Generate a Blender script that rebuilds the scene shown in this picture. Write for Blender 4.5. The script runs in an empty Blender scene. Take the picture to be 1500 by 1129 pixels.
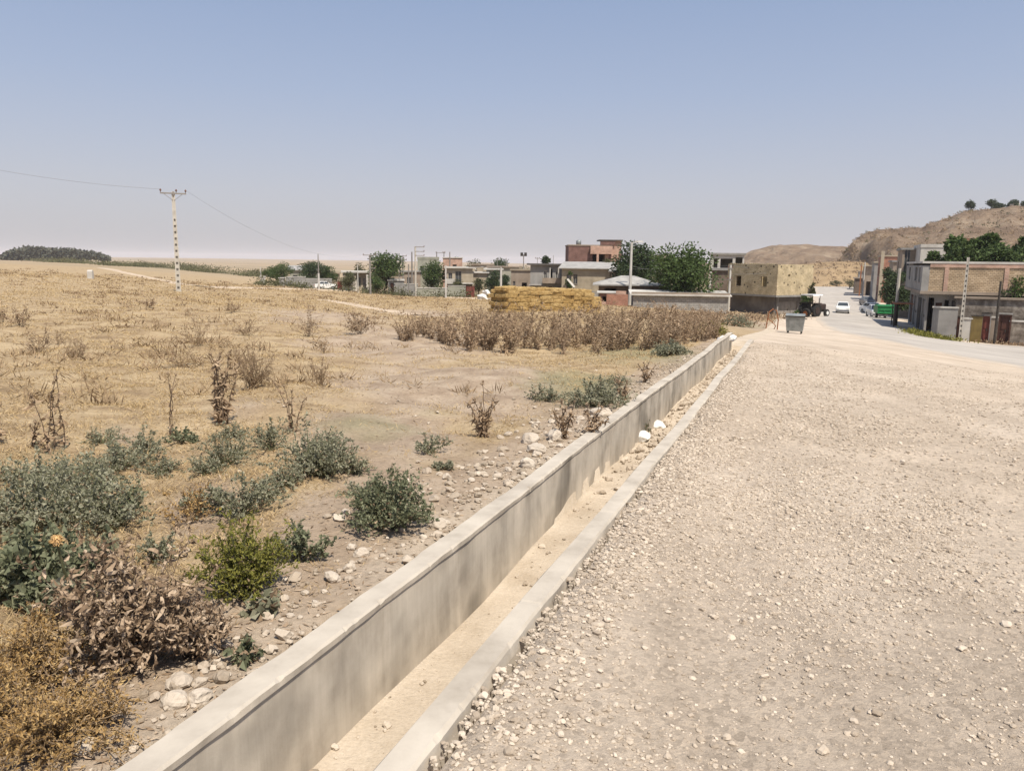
import bpy, bmesh, math, random
import numpy as np
from mathutils import Vector, Matrix
random.seed(7); rng = np.random.default_rng(7)
SC = bpy.context.scene; COL = SC.collection
# ------------------------------------------------------------------ camera model (picture 1500 x 1129)
F = 1130.0; CX = 750.0; CY = 564.5
PITCH = math.atan((564.5-383)/F); ROLL = 0.012; CAMH = 1.6
_f = np.array([0, math.cos(PITCH), -math.sin(PITCH)]); _r0 = np.array([1., 0, 0]); _u0 = np.array([0, math.sin(PITCH), math.cos(PITCH)])
CR = math.cos(ROLL)*_r0+math.sin(ROLL)*_u0; CU = -math.sin(ROLL)*_r0+math.cos(ROLL)*_u0
CAM = np.array([0, 0, CAMH])
def ray(px, py): return _f+CR*(px-CX)/F-CU*(py-CY)/F
def at(px, py, d):
    r = ray(px, py); return CAM+r*(d/r[1])
cam = bpy.data.cameras.new('camera'); co = bpy.data.objects.new('camera', cam); COL.objects.link(co)
M = Matrix(((CR[0], CU[0], -_f[0], 0), (CR[1], CU[1], -_f[1], 0), (CR[2], CU[2], -_f[2], CAMH), (0, 0, 0, 1)))
co.matrix_world = M
cam.sensor_width = 36; cam.lens = F/1500*36; cam.clip_end = 30000; cam.clip_start = 0.05; SC.camera = co
# ------------------------------------------------------------------ channel axes
vp = ray(1169, 414); ALPHA = math.atan2(vp[0], vp[1]); SL = vp[2]/math.hypot(vp[0], vp[1])
DS = np.array([math.sin(ALPHA), math.cos(ALPHA)]); DL = np.array([math.cos(ALPHA), -math.sin(ALPHA)])
def sl(x, y): return x*DS[0]+y*DS[1], x*DL[0]+y*DL[1]
def xy(s, l): return s*DS[0]+l*DL[0], s*DS[1]+l*DL[1]
def hit(px, py, h):
    r = ray(px, py); t = (CAMH-h)/(-r[2]+SL*(r[0]*DS[0]+r[1]*DS[1])); return CAM+r*t
KT = 0.10; WT = 0.25
L_KO = sl(*hit(604, 1129, KT)[:2])[1]; L_KI = sl(*hit(543, 1129, KT)[:2])[1]
L_WR = sl(*hit(232, 1129, WT)[:2])[1]; L_WL = sl(*hit(163, 1129, WT)[:2])[1]
a, b = -0.6, 0.1
for _ in range(40):
    m = (a+b)/2
    if sl(*hit(455, 1129, m)[:2])[1] < L_WR: a, b = a, b; a, b = (m, b)
    else: b = m
HF = (a+b)/2
# deeper plane -> farther left; fall back when the search saturates
if not (-0.45 < HF < -0.05): HF = -0.2
S_END = sl(*hit(1100, 497, KT)[:2])[0]
L_KM = (L_KO+L_KI)/2; L_WM = (L_WR+L_WL)/2
print('channel', ALPHA, SL, L_KO, L_KI, L_WR, L_WL, HF, S_END)
# ------------------------------------------------------------------ terrain
ctrl = {
 -150: [(478, 20), (434, 40), (404, 80), (385, 150), (380, 300), (377, 800), (373, 3500)],
 0: [(476, 20), (433, 40), (404, 80), (387, 150), (382, 300), (379, 800), (375, 3500)],
 260: [(478, 20), (440, 40), (428, 69), (411, 130), (400, 250), (388, 800), (378, 3500)],
 480: [(485, 20), (451, 45), (433, 100), (424, 145), (405, 400), (392, 1000), (381, 3500)],
 608: [(495, 20), (461, 45), (440, 100), (433, 140), (423, 250), (399, 800), (383, 3500)],
 720: [(500, 20), (460, 48), (437, 120), (424, 220), (400, 800), (385, 3500)],
 810: [(504, 20), (457, 50), (441, 90), (428, 150), (412, 300), (397, 900), (387, 3500)],
 930: [(506, 20), (464, 55), (447, 90), (430, 150), (413, 300), (397, 900), (388, 3500)],
 1070: [(499, 21), (476, 45), (458, 85), (440, 130), (424, 250), (400, 800), (390, 3500)],
 1170: [(506, 21), (489, 43), (465, 82), (455, 100), (438, 160), (422, 250), (402, 600), (391, 3500)],
 1234: [(512, 21), (489, 43), (459, 100), (439, 160), (422, 250), (405, 600), (392, 3500)],
 1300: [(519, 21), (493, 45), (479, 62), (466, 80), (445, 130), (428, 220), (405, 600), (393, 3500)],
 1413: [(535, 21), (509, 40), (498, 58), (480, 85), (455, 130), (430, 220), (406, 600), (394, 3500)],
 1500: [(545, 21), (520, 40), (504, 58), (485, 85), (457, 130), (432, 220), (407, 600), (395, 3500)],
 1700: [(560, 23), (526, 40), (508, 58), (486, 85), (459, 130), (434, 220), (409, 600), (396, 3500)]}
cp = [at(px, py, d) for px, l in ctrl.items() for py, d in l]
for az in np.radians([-60, -45, -30, -15, 0, 12, 22, 32, 45, 60]):
    for d in (3, 6, 9, 13):
        if d == 13 and az > 0.45: continue
        x, y = d*math.sin(az), d*math.cos(az); cp.append(np.array([x, y, SL*sl(x, y)[0]]))
for s in (16, 20):
    for l in (L_WM-.5, L_KO+.5):
        x, y = xy(s, l); cp.append(np.array([x, y, SL*s]))
cp = np.array(cp); K0 = 4.0
def uv_(x, y):
    d = np.hypot(x, y); az = np.arctan2(x, y)
    return np.tanh(az/0.95)*0.95*2.2, np.log(np.minimum(d, 3300)+K0), d
cu, cv, cd = uv_(cp[:, 0], cp[:, 1]); cg = (cp[:, 2]-CAMH)/(cd+K0)
def _k(r2): return 0.5*r2*np.log(r2+1e-9)
NCP = n = len(cp); A = np.zeros((n+3, n+3)); A[:n, :n] = _k((cu[:, None]-cu)**2+(cv[:, None]-cv)**2)+np.eye(n)*2e-3
A[:n, n:] = np.stack([np.ones(n), cu, cv], 1); A[n:, :n] = A[:n, n:].T
WTS = np.linalg.solve(A, np.concatenate([cg, [0, 0, 0]]))
def sstep(a, b, x):
    t = np.clip((x-a)/(b-a), 0, 1); return t*t*(3-2*t)
def base(x, y):
    x = np.asarray(x, float); y = np.asarray(y, float)
    u, v, d = uv_(x, y); g = WTS[NCP]+WTS[NCP+1]*u+WTS[NCP+2]*v
    for i in range(NCP): g = g+WTS[i]*_k((u-cu[i])**2+(v-cv[i])**2)
    z = CAMH+g*(d+K0); s, l = sl(x, y)
    w = np.maximum(1-sstep(3, 7, d), 1-sstep(-6, 1, y))
    # a straight corridor beside the channel
    w = np.maximum(w, (1-sstep(.6, 2.5, np.abs(l-(L_WM+L_KM)/2)))*(1-sstep(17, 24, s)))
    return z*(1-w)+SL*np.clip(s, -60, 40)*w
def wob(x, y):
    return .018*np.sin(1.9*x+.7*y)+.02*np.sin(1.1*y-1.3*x+2)+.012*np.sin(4.1*x-3.3*y)+.014*np.sin(3.3*x+5.1*y+1)
def gz(x, y):
    x = np.asarray(x, float); y = np.asarray(y, float)
    s, l = sl(x, y); d = np.hypot(x, y); z = base(x, y)
    left = l < L_WM
    step = .2*(1-sstep(9, 20, d))*(1-sstep(S_END-4, S_END, s))
    amp = sstep(.15, 1.2, np.abs(l-L_WM))
    zl = z+step+wob(x, y)*amp*(1.4+d*.02)*(1-sstep(22, 45, d))+.25*np.sin(x*.05+y*.031)*sstep(40, 120, d)*.6
    zr = z+wob(x, y)*.35*sstep(.1, 1.5, l-L_KO)*(1-sstep(22, 45, d))+.074*(1-sstep(.12, .9, l-L_KO))*(1-sstep(S_END-3, S_END+1, s))
    mid = np.where(s < S_END, SL*s+HF+.012*np.sin(3*s)+.02*np.sin(1.1*s+1), np.where(s < S_END+.8, SL*s-.1, z))
    return np.where(left, zl, np.where(l > L_KM, zr, mid))
def ground_at(px, py, dmax=3000):
    r = ray(px, py); ds = np.geomspace(.9, dmax, 500); P = CAM[None]+r[None]*(ds/r[1])[:, None]
    below = P[:, 2] < gz(P[:, 0], P[:, 1]); i = int(np.argmax(below))
    if not below.any(): i = len(ds)-1
    lo, hi = ds[max(i-1, 0)], ds[i]
    for _ in range(18):
        m = (lo+hi)/2; p = CAM+r*(m/r[1])
        if p[2] < float(gz(p[0], p[1])): hi = m
        else: lo = m
    p = CAM+r*(hi/r[1]); return p
def stand(px, d, py=450):
    p = at(px, py, d); return np.array([p[0], p[1], float(gz(p[0], p[1]))])
# ------------------------------------------------------------------ mesh soup
class Soup:
    def __init__(s): s.v = []; s.f = []; s.n = 0
    def add(s, v, f):
        v = np.asarray(v, float).reshape(-1, 3)
        if len(v) == 0: return s
        s.v.append(v); f = np.asarray(f, int); s.f.append(f+s.n); s.n += len(v); return s
    def box(s, x0, x1, y0, y1, z0, z1, R=None, o=(0, 0, 0)):
        v = np.array([[x, y, z] for x in (x0, x1) for y in (y0, y1) for z in (z0, z1)], float)
        if R is not None: v = v@np.asarray(R).T
        return s.add(v+np.asarray(o), [[0, 1, 3, 2], [4, 6, 7, 5], [0, 4, 5, 1], [2, 3, 7, 6], [0, 2, 6, 4], [1, 5, 7, 3]])
    def quad(s, a, b, c, d): return s.add([a, b, c, d], [[0, 1, 2, 3]])
    def tube(s, pts, rad, k=6, cap=True):
        pts = np.asarray(pts, float); m = len(pts); rad = np.broadcast_to(np.asarray(rad, float), (m,))
        t = np.gradient(pts, axis=0); t /= np.linalg.norm(t, axis=1)[:, None]+1e-9
        ref = np.array([0, 0, 1.]) if abs(t[:, 2]).mean() < .8 else np.array([1., 0, 0])
        a = np.cross(t, ref); a /= np.linalg.norm(a, axis=1)[:, None]+1e-9; b = np.cross(t, a)
        an = np.arange(k)*2*math.pi/k
        v = pts[:, None]+rad[:, None, None]*(a[:, None]*np.cos(an)[None, :, None]+b[:, None]*np.sin(an)[None, :, None])
        i = np.arange(m-1)[:, None]*k; j = np.arange(k)[None]; j2 = (j+1) % k
        f = np.stack([i+j, i+j2, i+k+j2, i+k+j], -1).reshape(-1, 4); n0 = s.n
        s.add(v.reshape(-1, 3), f)
        if cap:
            s.f.append(np.array([list(range(n0, n0+k))[::-1]])); s.f.append(np.array([list(range(n0+(m-1)*k, n0+m*k))]))
        return s
    def prism(s, poly, x0, x1):            # poly in (y,z), swept along x
        k = len(poly); v = [(x0, y, z) for y, z in poly]+[(x1, y, z) for y, z in poly]; n0 = s.n
        s.add(v, [[i, (i+1) % k, (i+1) % k+k, i+k] for i in range(k)])
        s.f.append(np.array([list(range(n0, n0+k))[::-1]])); s.f.append(np.array([list(range(n0+k, n0+2*k))])); return s
    def cyl(s, c, axis, r, h, k=14):
        c = np.asarray(c, float); ax = np.asarray(axis, float); ax = ax/np.linalg.norm(ax)
        return s.tube([c-ax*h/2, c+ax*h/2], r, k)
    def ball(s, c, r, k=8):
        c = np.asarray(c, float); r = np.asarray(r, float)*np.ones(3); m = max(4, k//2)
        th = np.linspace(0, math.pi, m+1); ph = np.arange(k)*2*math.pi/k
        v = np.stack([np.sin(th)[:, None]*np.cos(ph), np.sin(th)[:, None]*np.sin(ph), np.cos(th)[:, None]*np.ones(k)], -1)*r+c
        i = np.arange(m)[:, None]*k; j = np.arange(k)[None]; j2 = (j+1) % k
        return s.add(v.reshape(-1, 3), np.stack([i+j, i+k+j, i+k+j2, i+j2], -1).reshape(-1, 4))
    def mesh(s, name, smooth=False):
        me = bpy.data.meshes.new(name)
        V = np.concatenate(s.v); tot = np.concatenate([np.full(len(f), f.shape[1]) for f in s.f]); lp = np.concatenate([f.reshape(-1) for f in s.f])
        me.vertices.add(len(V)); me.vertices.foreach_set('co', V.astype(np.float32).ravel())
        me.loops.add(len(lp)); me.loops.foreach_set('vertex_index', lp.astype(np.int32))
        me.polygons.add(len(tot)); st = np.concatenate([[0], np.cumsum(tot)[:-1]])
        me.polygons.foreach_set('loop_start', st.astype(np.int32)); me.polygons.foreach_set('loop_total', tot.astype(np.int32))
        me.polygons.foreach_set('use_smooth', np.full(len(tot), smooth))
        me.update(calc_edges=True); me.validate(); return me
    def build(s, name, mat, parent=None, loc=None, smooth=False, rotz=0):
        o = bpy.data.objects.new(name, s.mesh(name, smooth)); COL.objects.link(o)
        o.data.materials.append(MT[mat] if isinstance(mat, str) else mat)
        if parent is not None: o.parent = parent
        if loc is not None: o.location = [float(c) for c in loc]
        o.rotation_euler.z = rotz; return o
def tag(o, label=None, cat=None, group=None, kind=None):
    for k, v in (('label', label), ('category', cat), ('group', group), ('kind', kind)):
        if v: o[k] = v
    return o
def thing(name, label, cat, loc=(0, 0, 0), rotz=0, group=None):
    o = bpy.data.objects.new(name, None); COL.objects.link(o); o.empty_display_size = .2
    o.location = [float(c) for c in loc]; o.rotation_euler.z = rotz; return tag(o, label, cat, group)
def kids(o): return [c for c in bpy.data.objects if c.parent == o]
def dup(o, loc, rotz=0, scale=1, label=None, group=None, ch=None, up=None):
    c = o.copy(); COL.objects.link(c)
    if up is None:
        c.location = [float(v) for v in loc]; c.rotation_euler.z = rotz; c.scale = (scale,)*3 if np.isscalar(scale) else scale
        if label: c['label'] = label
        if group: c['group'] = group
    else: c.parent = up
    for k in (CH[o] if o in CH else CH.setdefault(o, kids(o))): dup(k, None, up=c)
    return c
CH = {}
# ------------------------------------------------------------------ materials
MT = {}
def mat(name, cols, scale=4, detail=6, rough=.9, bump=0, bscale=40, island=0, obj_rand=0, metal=0, coord='Object', stretch=None, spec=.25, trans=0, bdist=.02):
    m = bpy.data.materials.new(name); m.use_nodes = True; N = m.node_tree.nodes; L = m.node_tree.links
    p = N['Principled BSDF']; p.inputs['Roughness'].default_value = rough; p.inputs['Metallic'].default_value = metal
    p.inputs['Specular IOR Level'].default_value = spec
    tc = N.new('ShaderNodeTexCoord'); vec = tc.outputs[coord]
    if stretch:
        mp = N.new('ShaderNodeMapping'); mp.inputs['Scale'].default_value = stretch; L.new(vec, mp.inputs['Vector']); vec = mp.outputs[0]
    nz = N.new('ShaderNodeTexNoise'); nz.inputs['Scale'].default_value = scale; nz.inputs['Detail'].default_value = detail; nz.inputs['Roughness'].default_value = .62
    L.new(vec, nz.inputs['Vector']); fac = nz.outputs['Fac']
    if island or obj_rand:
        src = N.new('ShaderNodeNewGeometry').outputs['Random Per Island'] if island else N.new('ShaderNodeObjectInfo').outputs['Random']
        mx = N.new('ShaderNodeMix'); mx.inputs[0].default_value = island or obj_rand; L.new(fac, mx.inputs[2]); L.new(src, mx.inputs[3]); fac = mx.outputs[0]
        lo, hi = .1, .9
    else: lo, hi = .3, .7
    cr = N.new('ShaderNodeValToRGB'); L.new(fac, cr.inputs[0]); e = cr.color_ramp.elements
    while len(e) < len(cols): e.new(.5)
    for i, c in enumerate(cols):
        e[i].position = lo+(hi-lo)*i/max(1, len(cols)-1); e[i].color = (*c, 1)
    L.new(cr.outputs[0], p.inputs['Base Color'])
    if bump:
        n2 = N.new('ShaderNodeTexNoise'); n2.inputs['Scale'].default_value = bscale; n2.inputs['Detail'].default_value = 5; L.new(vec, n2.inputs['Vector'])
        bp = N.new('ShaderNodeBump'); bp.inputs['Strength'].default_value = bump; bp.inputs['Distance'].default_value = bdist
        L.new(n2.outputs['Fac'], bp.inputs['Height']); L.new(bp.outputs[0], p.inputs['Normal'])
    if trans:
        tb = N.new('ShaderNodeBsdfTranslucent'); L.new(cr.outputs[0], tb.inputs[0]); ms = N.new('ShaderNodeMixShader'); ms.inputs[0].default_value = trans
        L.new(p.outputs[0], ms.inputs[1]); L.new(tb.outputs[0], ms.inputs[2]); L.new(ms.outputs[0], N['Material Output'].inputs[0])
    MT[name] = m; m['p'] = 1; return m
def plain(name, c, rough=.6, metal=0, spec=.4): return mat(name, [tuple(v*.8 for v in c), tuple(min(1, v*1.12) for v in c)], 2.5, 5, rough, .08, 30, metal=metal, spec=spec)
G = lambda a, r=1, b=1: (a*r, a, a*b)
mat('concrete', [(.315, .275, .225), (.425, .378, .315), (.50, .448, .375)], 3, 8, .92, .12, 90, bdist=.006)
mat('concrete_grey', [(.17, .165, .155), (.25, .24, .225), (.31, .30, .28)], .7, 8, .92, .2, 12)
mat('concrete_pale', [(.36, .34, .31), (.46, .44, .40), (.54, .51, .47)], .8, 8, .92, .2, 12)
mat('plaster_cream', [(.24, .205, .15), (.34, .29, .215), (.42, .365, .28)], .6, 7, .92, .15, 12)
mat('rubble_wall', [(.08, .065, .05), (.19, .16, .13), (.36, .32, .27)], 2.2, 8, .95, .5, 6)
mat('plaster_brown', [(.19, .155, .12), (.26, .21, .165), (.31, .26, .21)], .6, 7, .92, .15, 12)
mat('plaster_white', [(.36, .335, .30), (.46, .435, .39), (.55, .525, .48)], .6, 7, .9, .15, 12)
mat('plaster_green', [(.20, .20, .165), (.27, .27, .22), (.32, .31, .26)], .6, 7, .92, .15, 12)
mat('mud_plaster', [(.10, .08, .065), (.15, .115, .09), (.19, .15, .12)], .8, 7, .95, .2, 12)
mat('dark_plaster', [(.085, .08, .08), (.14, .13, .125), (.21, .195, .185)], .55, 8, .92, .2, 10)  # dark grey plaster, tone varied by noise
mat('roof_metal', [(.22, .21, .195), (.33, .315, .29), (.41, .39, .36)], 1.2, 6, .7, .1, 8, metal=.1)
mat('roof_dark', [(.06, .055, .05), (.11, .10, .09)], 2, 5, .9)
mat('roof_mud', [(.22, .18, .13), (.32, .26, .19)], 1.5, 5, .95)
mat('opening_dark', [(.015, .014, .013), (.03, .028, .025)], 2, 3, .5)
mat('glass', [(.03, .035, .04), (.06, .07, .075)], 1.5, 2, .12, spec=.6)
mat('door_red', [(.12, .035, .028), (.18, .055, .042)], 2, 4, .6)
mat('door_brown', [(.05, .022, .016), (.09, .04, .028)], 2, 5, .65)
mat('door_yellow', [(.11, .08, .03), (.20, .145, .05)], 2, 5, .6)
mat('door_grey', [(.16, .15, .14), (.27, .25, .23)], 2, 5, .6)
mat('steel_dark', [(.04, .035, .03), (.08, .07, .06)], 5, 4, .55, metal=.4)
mat('rust', [(.12, .04, .018), (.26, .10, .04), (.34, .16, .08)], 9, 6, .85, .2, 60)
mat('galvanised', [(.16, .175, .17), (.24, .255, .25), (.31, .325, .32)], 3, 6, .45, .1, 20, metal=.35)
mat('rubber', [(.015, .015, .015), (.035, .033, .03)], 8, 4, .85)
mat('car_white', [(.66, .66, .64), (.76, .76, .74)], 3, 4, .3, spec=.5)
mat('car_grey', [(.10, .10, .105), (.16, .16, .165)], 3, 4, .35, spec=.5)
mat('paint_green', [(.015, .13, .04), (.03, .22, .075)], 3, 5, .5)
mat('tractor_paint', [(.025, .02, .018), (.06, .038, .032)], 3, 5, .6)
mat('lamp_red', [(.30, .02, .015), (.42, .03, .02)], 3, 3, .3)
mat('lamp_clear', [(.6, .6, .55), (.75, .75, .7)], 3, 3, .2)
mat('pole_concrete', [(.34, .31, .265), (.44, .41, .355), (.52, .49, .43)], 2.5, 6, .9, .15, 20)
mat('pole_grey', [(.17, .155, .14), (.27, .25, .23)], 2.5, 6, .9)
mat('pole_white', [(.42, .40, .37), (.55, .53, .49)], 2, 6, .8)
mat('wire', [(.14, .14, .14), (.2, .2, .2)], 2, 2, .6)
mat('insulator', [(.10, .05, .035), (.18, .10, .07)], 4, 3, .3)
mat('rock_pale', [(.33, .275, .215), (.45, .385, .31), (.54, .475, .395)], 14, 8, .92, .4, 60, obj_rand=.3)
mat('rubble_white', [(.50, .47, .43), (.62, .60, .56), (.72, .70, .66)], 6, 7, .92, .4, 30, obj_rand=.3)
mat('gravel', [(.27, .218, .165), (.39, .322, .25), (.475, .40, .315), (.56, .48, .39)], 30, 3, .95, .2, 90, island=.7)
mat('rubble_stone', [(.25, .20, .145), (.375, .31, .24), (.50, .43, .345)], 20, 4, .95, .3, 80, island=.7)
mat('sack', [(.62, .60, .57), (.74, .72, .69)], 8, 5, .8, .3, 30)
mat('straw_bale', [(.36, .225, .075), (.56, .375, .145), (.68, .49, .22), (.76, .59, .33)], 9, 9, .95, .9, 30, obj_rand=.3, stretch=(3, 3, 9), bdist=.08)
mat('straw_wisp', [(.34, .21, .07), (.50, .33, .13), (.64, .46, .22)], 6, 3, .95, island=.7)
mat('leaf_greygreen', [(.155, .158, .098), (.255, .25, .17), (.38, .365, .265)], 3, 3, .75, island=.65, trans=.28)
mat('leaf_darkgreen', [(.088, .10, .055), (.165, .178, .105), (.26, .262, .165)], 3, 3, .7, island=.65, trans=.28)
mat('leaf_yellowgreen', [(.085, .09, .016), (.18, .175, .035), (.28, .255, .06)], 3, 3, .7, island=.65, trans=.22)
mat('leaf_brown', [(.11, .07, .042), (.235, .165, .105), (.38, .28, .19), (.50, .395, .285)], 6, 3, .9, island=.7, trans=.12)
mat('leaf_dry', [(.16, .115, .072), (.28, .20, .13), (.40, .30, .205)], 6, 3, .9, island=.65, trans=.12)
mat('leaf_purplebrown', [(.18, .122, .078), (.33, .235, .15), (.48, .37, .255)], 4, 3, .9, island=.6, trans=.12)
mat('leaf_gold', [(.17, .10, .035), (.34, .215, .085), (.50, .36, .17)], 6, 3, .9, island=.65, trans=.15)
mat('twig_tan', [(.16, .11, .065), (.26, .185, .11), (.36, .26, .16)], 6, 3, .9, island=.5)
mat('stem_brown', [(.075, .05, .035), (.14, .10, .07)], 6, 3, .9, island=.4)
mat('stem_green', [(.08, .085, .04), (.15, .15, .08)], 6, 3, .85, island=.4)
mat('dry_grass', [(.28, .195, .10), (.45, .33, .175), (.59, .46, .27)], 2, 3, .9, island=.6, trans=.2, coord='Object')
mat('flower_tan', [(.36, .22, .08), (.55, .36, .16), (.66, .50, .30)], 20, 3, .9, island=.5)
mat('tree_leaf_dark', [(.018, .032, .013), (.042, .066, .026), (.08, .112, .044)], .5, 3, .65, island=.6, trans=.15)
mat('tree_leaf_mid', [(.028, .048, .014), (.06, .094, .027), (.11, .15, .045)], .5, 3, .65, island=.6, trans=.2)
mat('tree_leaf_olive', [(.045, .05, .022), (.085, .088, .038), (.135, .13, .06)], .5, 3, .7, island=.6, trans=.15)
mat('tree_leaf_bright', [(.03, .052, .013), (.063, .10, .027), (.11, .16, .048)], .5, 3, .6, island=.6, trans=.25)
mat('far_leaf', [(.045, .05, .036), (.075, .08, .058), (.11, .11, .082)], .05, 3, .8, island=.5)  # far foliage greens, lightened with a haze tint put into the colour
mat('belt_leaf', [(.05, .058, .025), (.10, .10, .045), (.15, .14, .07)], .1, 3, .8, island=.5)
mat('bark', [(.05, .035, .025), (.10, .075, .055)], 6, 6, .95, .4, 20)
def brick(name, c1, c2, mortar, sc, dots=0, bw=.5, rh=.25):
    m = mat(name, [c1, c2], 1.3, 6, .92); N = m.node_tree.nodes; L = m.node_tree.links; p = N['Principled BSDF']
    tc = N.new('ShaderNodeTexCoord'); sp = N.new('ShaderNodeSeparateXYZ'); L.new(tc.outputs['Object'], sp.inputs[0])
    ad = N.new('ShaderNodeMath'); L.new(sp.outputs[0], ad.inputs[0]); L.new(sp.outputs[1], ad.inputs[1])
    cb = N.new('ShaderNodeCombineXYZ'); L.new(ad.outputs[0], cb.inputs[0]); L.new(sp.outputs[2], cb.inputs[1])
    bt = N.new('ShaderNodeTexBrick'); bt.inputs['Scale'].default_value = sc; bt.inputs['Mortar Size'].default_value = .03
    bt.inputs['Brick Width'].default_value = bw; bt.inputs['Row Height'].default_value = rh
    bt.inputs['Color1'].default_value = (*c1, 1); bt.inputs['Color2'].default_value = (*c2, 1); bt.inputs['Mortar'].default_value = (*mortar, 1); bt.inputs['Bias'].default_value = 0
    L.new(cb.outputs[0], bt.inputs['Vector'])
    nz = N.new('ShaderNodeTexNoise'); nz.inputs['Scale'].default_value = 1.1; nz.inputs['Detail'].default_value = 8; L.new(cb.outputs[0], nz.inputs['Vector'])
    mr = N.new('ShaderNodeMapRange'); mr.inputs[1].default_value = .3; mr.inputs[2].default_value = .7; mr.inputs[3].default_value = .72; mr.inputs[4].default_value = 1.2; L.new(nz.outputs[0], mr.inputs[0])
    mu = N.new('ShaderNodeMix'); mu.data_type = 'RGBA'; mu.blend_type = 'MULTIPLY'; mu.inputs[0].default_value = 1
    L.new(bt.outputs['Color'], mu.inputs[6]); L.new(mr.outputs[0], mu.inputs[7]); out = mu.outputs[2]
    if dots:
        vo = N.new('ShaderNodeTexVoronoi'); vo.inputs['Scale'].default_value = dots; L.new(cb.outputs[0], vo.inputs['Vector'])
        rp = N.new('ShaderNodeMapRange'); rp.inputs[1].default_value = .16; rp.inputs[2].default_value = .25; rp.inputs[3].default_value = .2; rp.inputs[4].default_value = 1; L.new(vo.outputs['Distance'], rp.inputs[0])
        m3 = N.new('ShaderNodeMix'); m3.data_type = 'RGBA'; m3.blend_type = 'MULTIPLY'; m3.inputs[0].default_value = 1; L.new(out, m3.inputs[6]); L.new(rp.outputs[0], m3.inputs[7]); out = m3.outputs[2]
    L.new(out, p.inputs['Base Color'])
    bp = N.new('ShaderNodeBump'); bp.inputs['Strength'].default_value = .4; bp.inputs['Distance'].default_value = .02; L.new(bt.outputs['Fac'], bp.inputs['Height']); bp.invert = True; L.new(bp.outputs[0], p.inputs['Normal'])
brick('brick_yellow', (.45, .36, .215), (.60, .495, .325), (.30, .24, .155), 2.2, 1.7)
brick('brick_tan', (.33, .245, .155), (.46, .355, .24), (.20, .15, .10), 2.0, 0)
brick('brick_red', (.27, .115, .075), (.36, .165, .11), (.30, .22, .17), 2.6, 0)
brick('brick_pink', (.38, .225, .165), (.46, .29, .22), (.40, .32, .26), 2.4, 0)
brick('brick_plum', (.145, .075, .062), (.19, .10, .085), (.17, .12, .10), 2.4, 0)
brick('block_grey', (.26, .25, .235), (.35, .335, .31), (.20, .19, .175), 1.5, 0, .6, .32)
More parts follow.
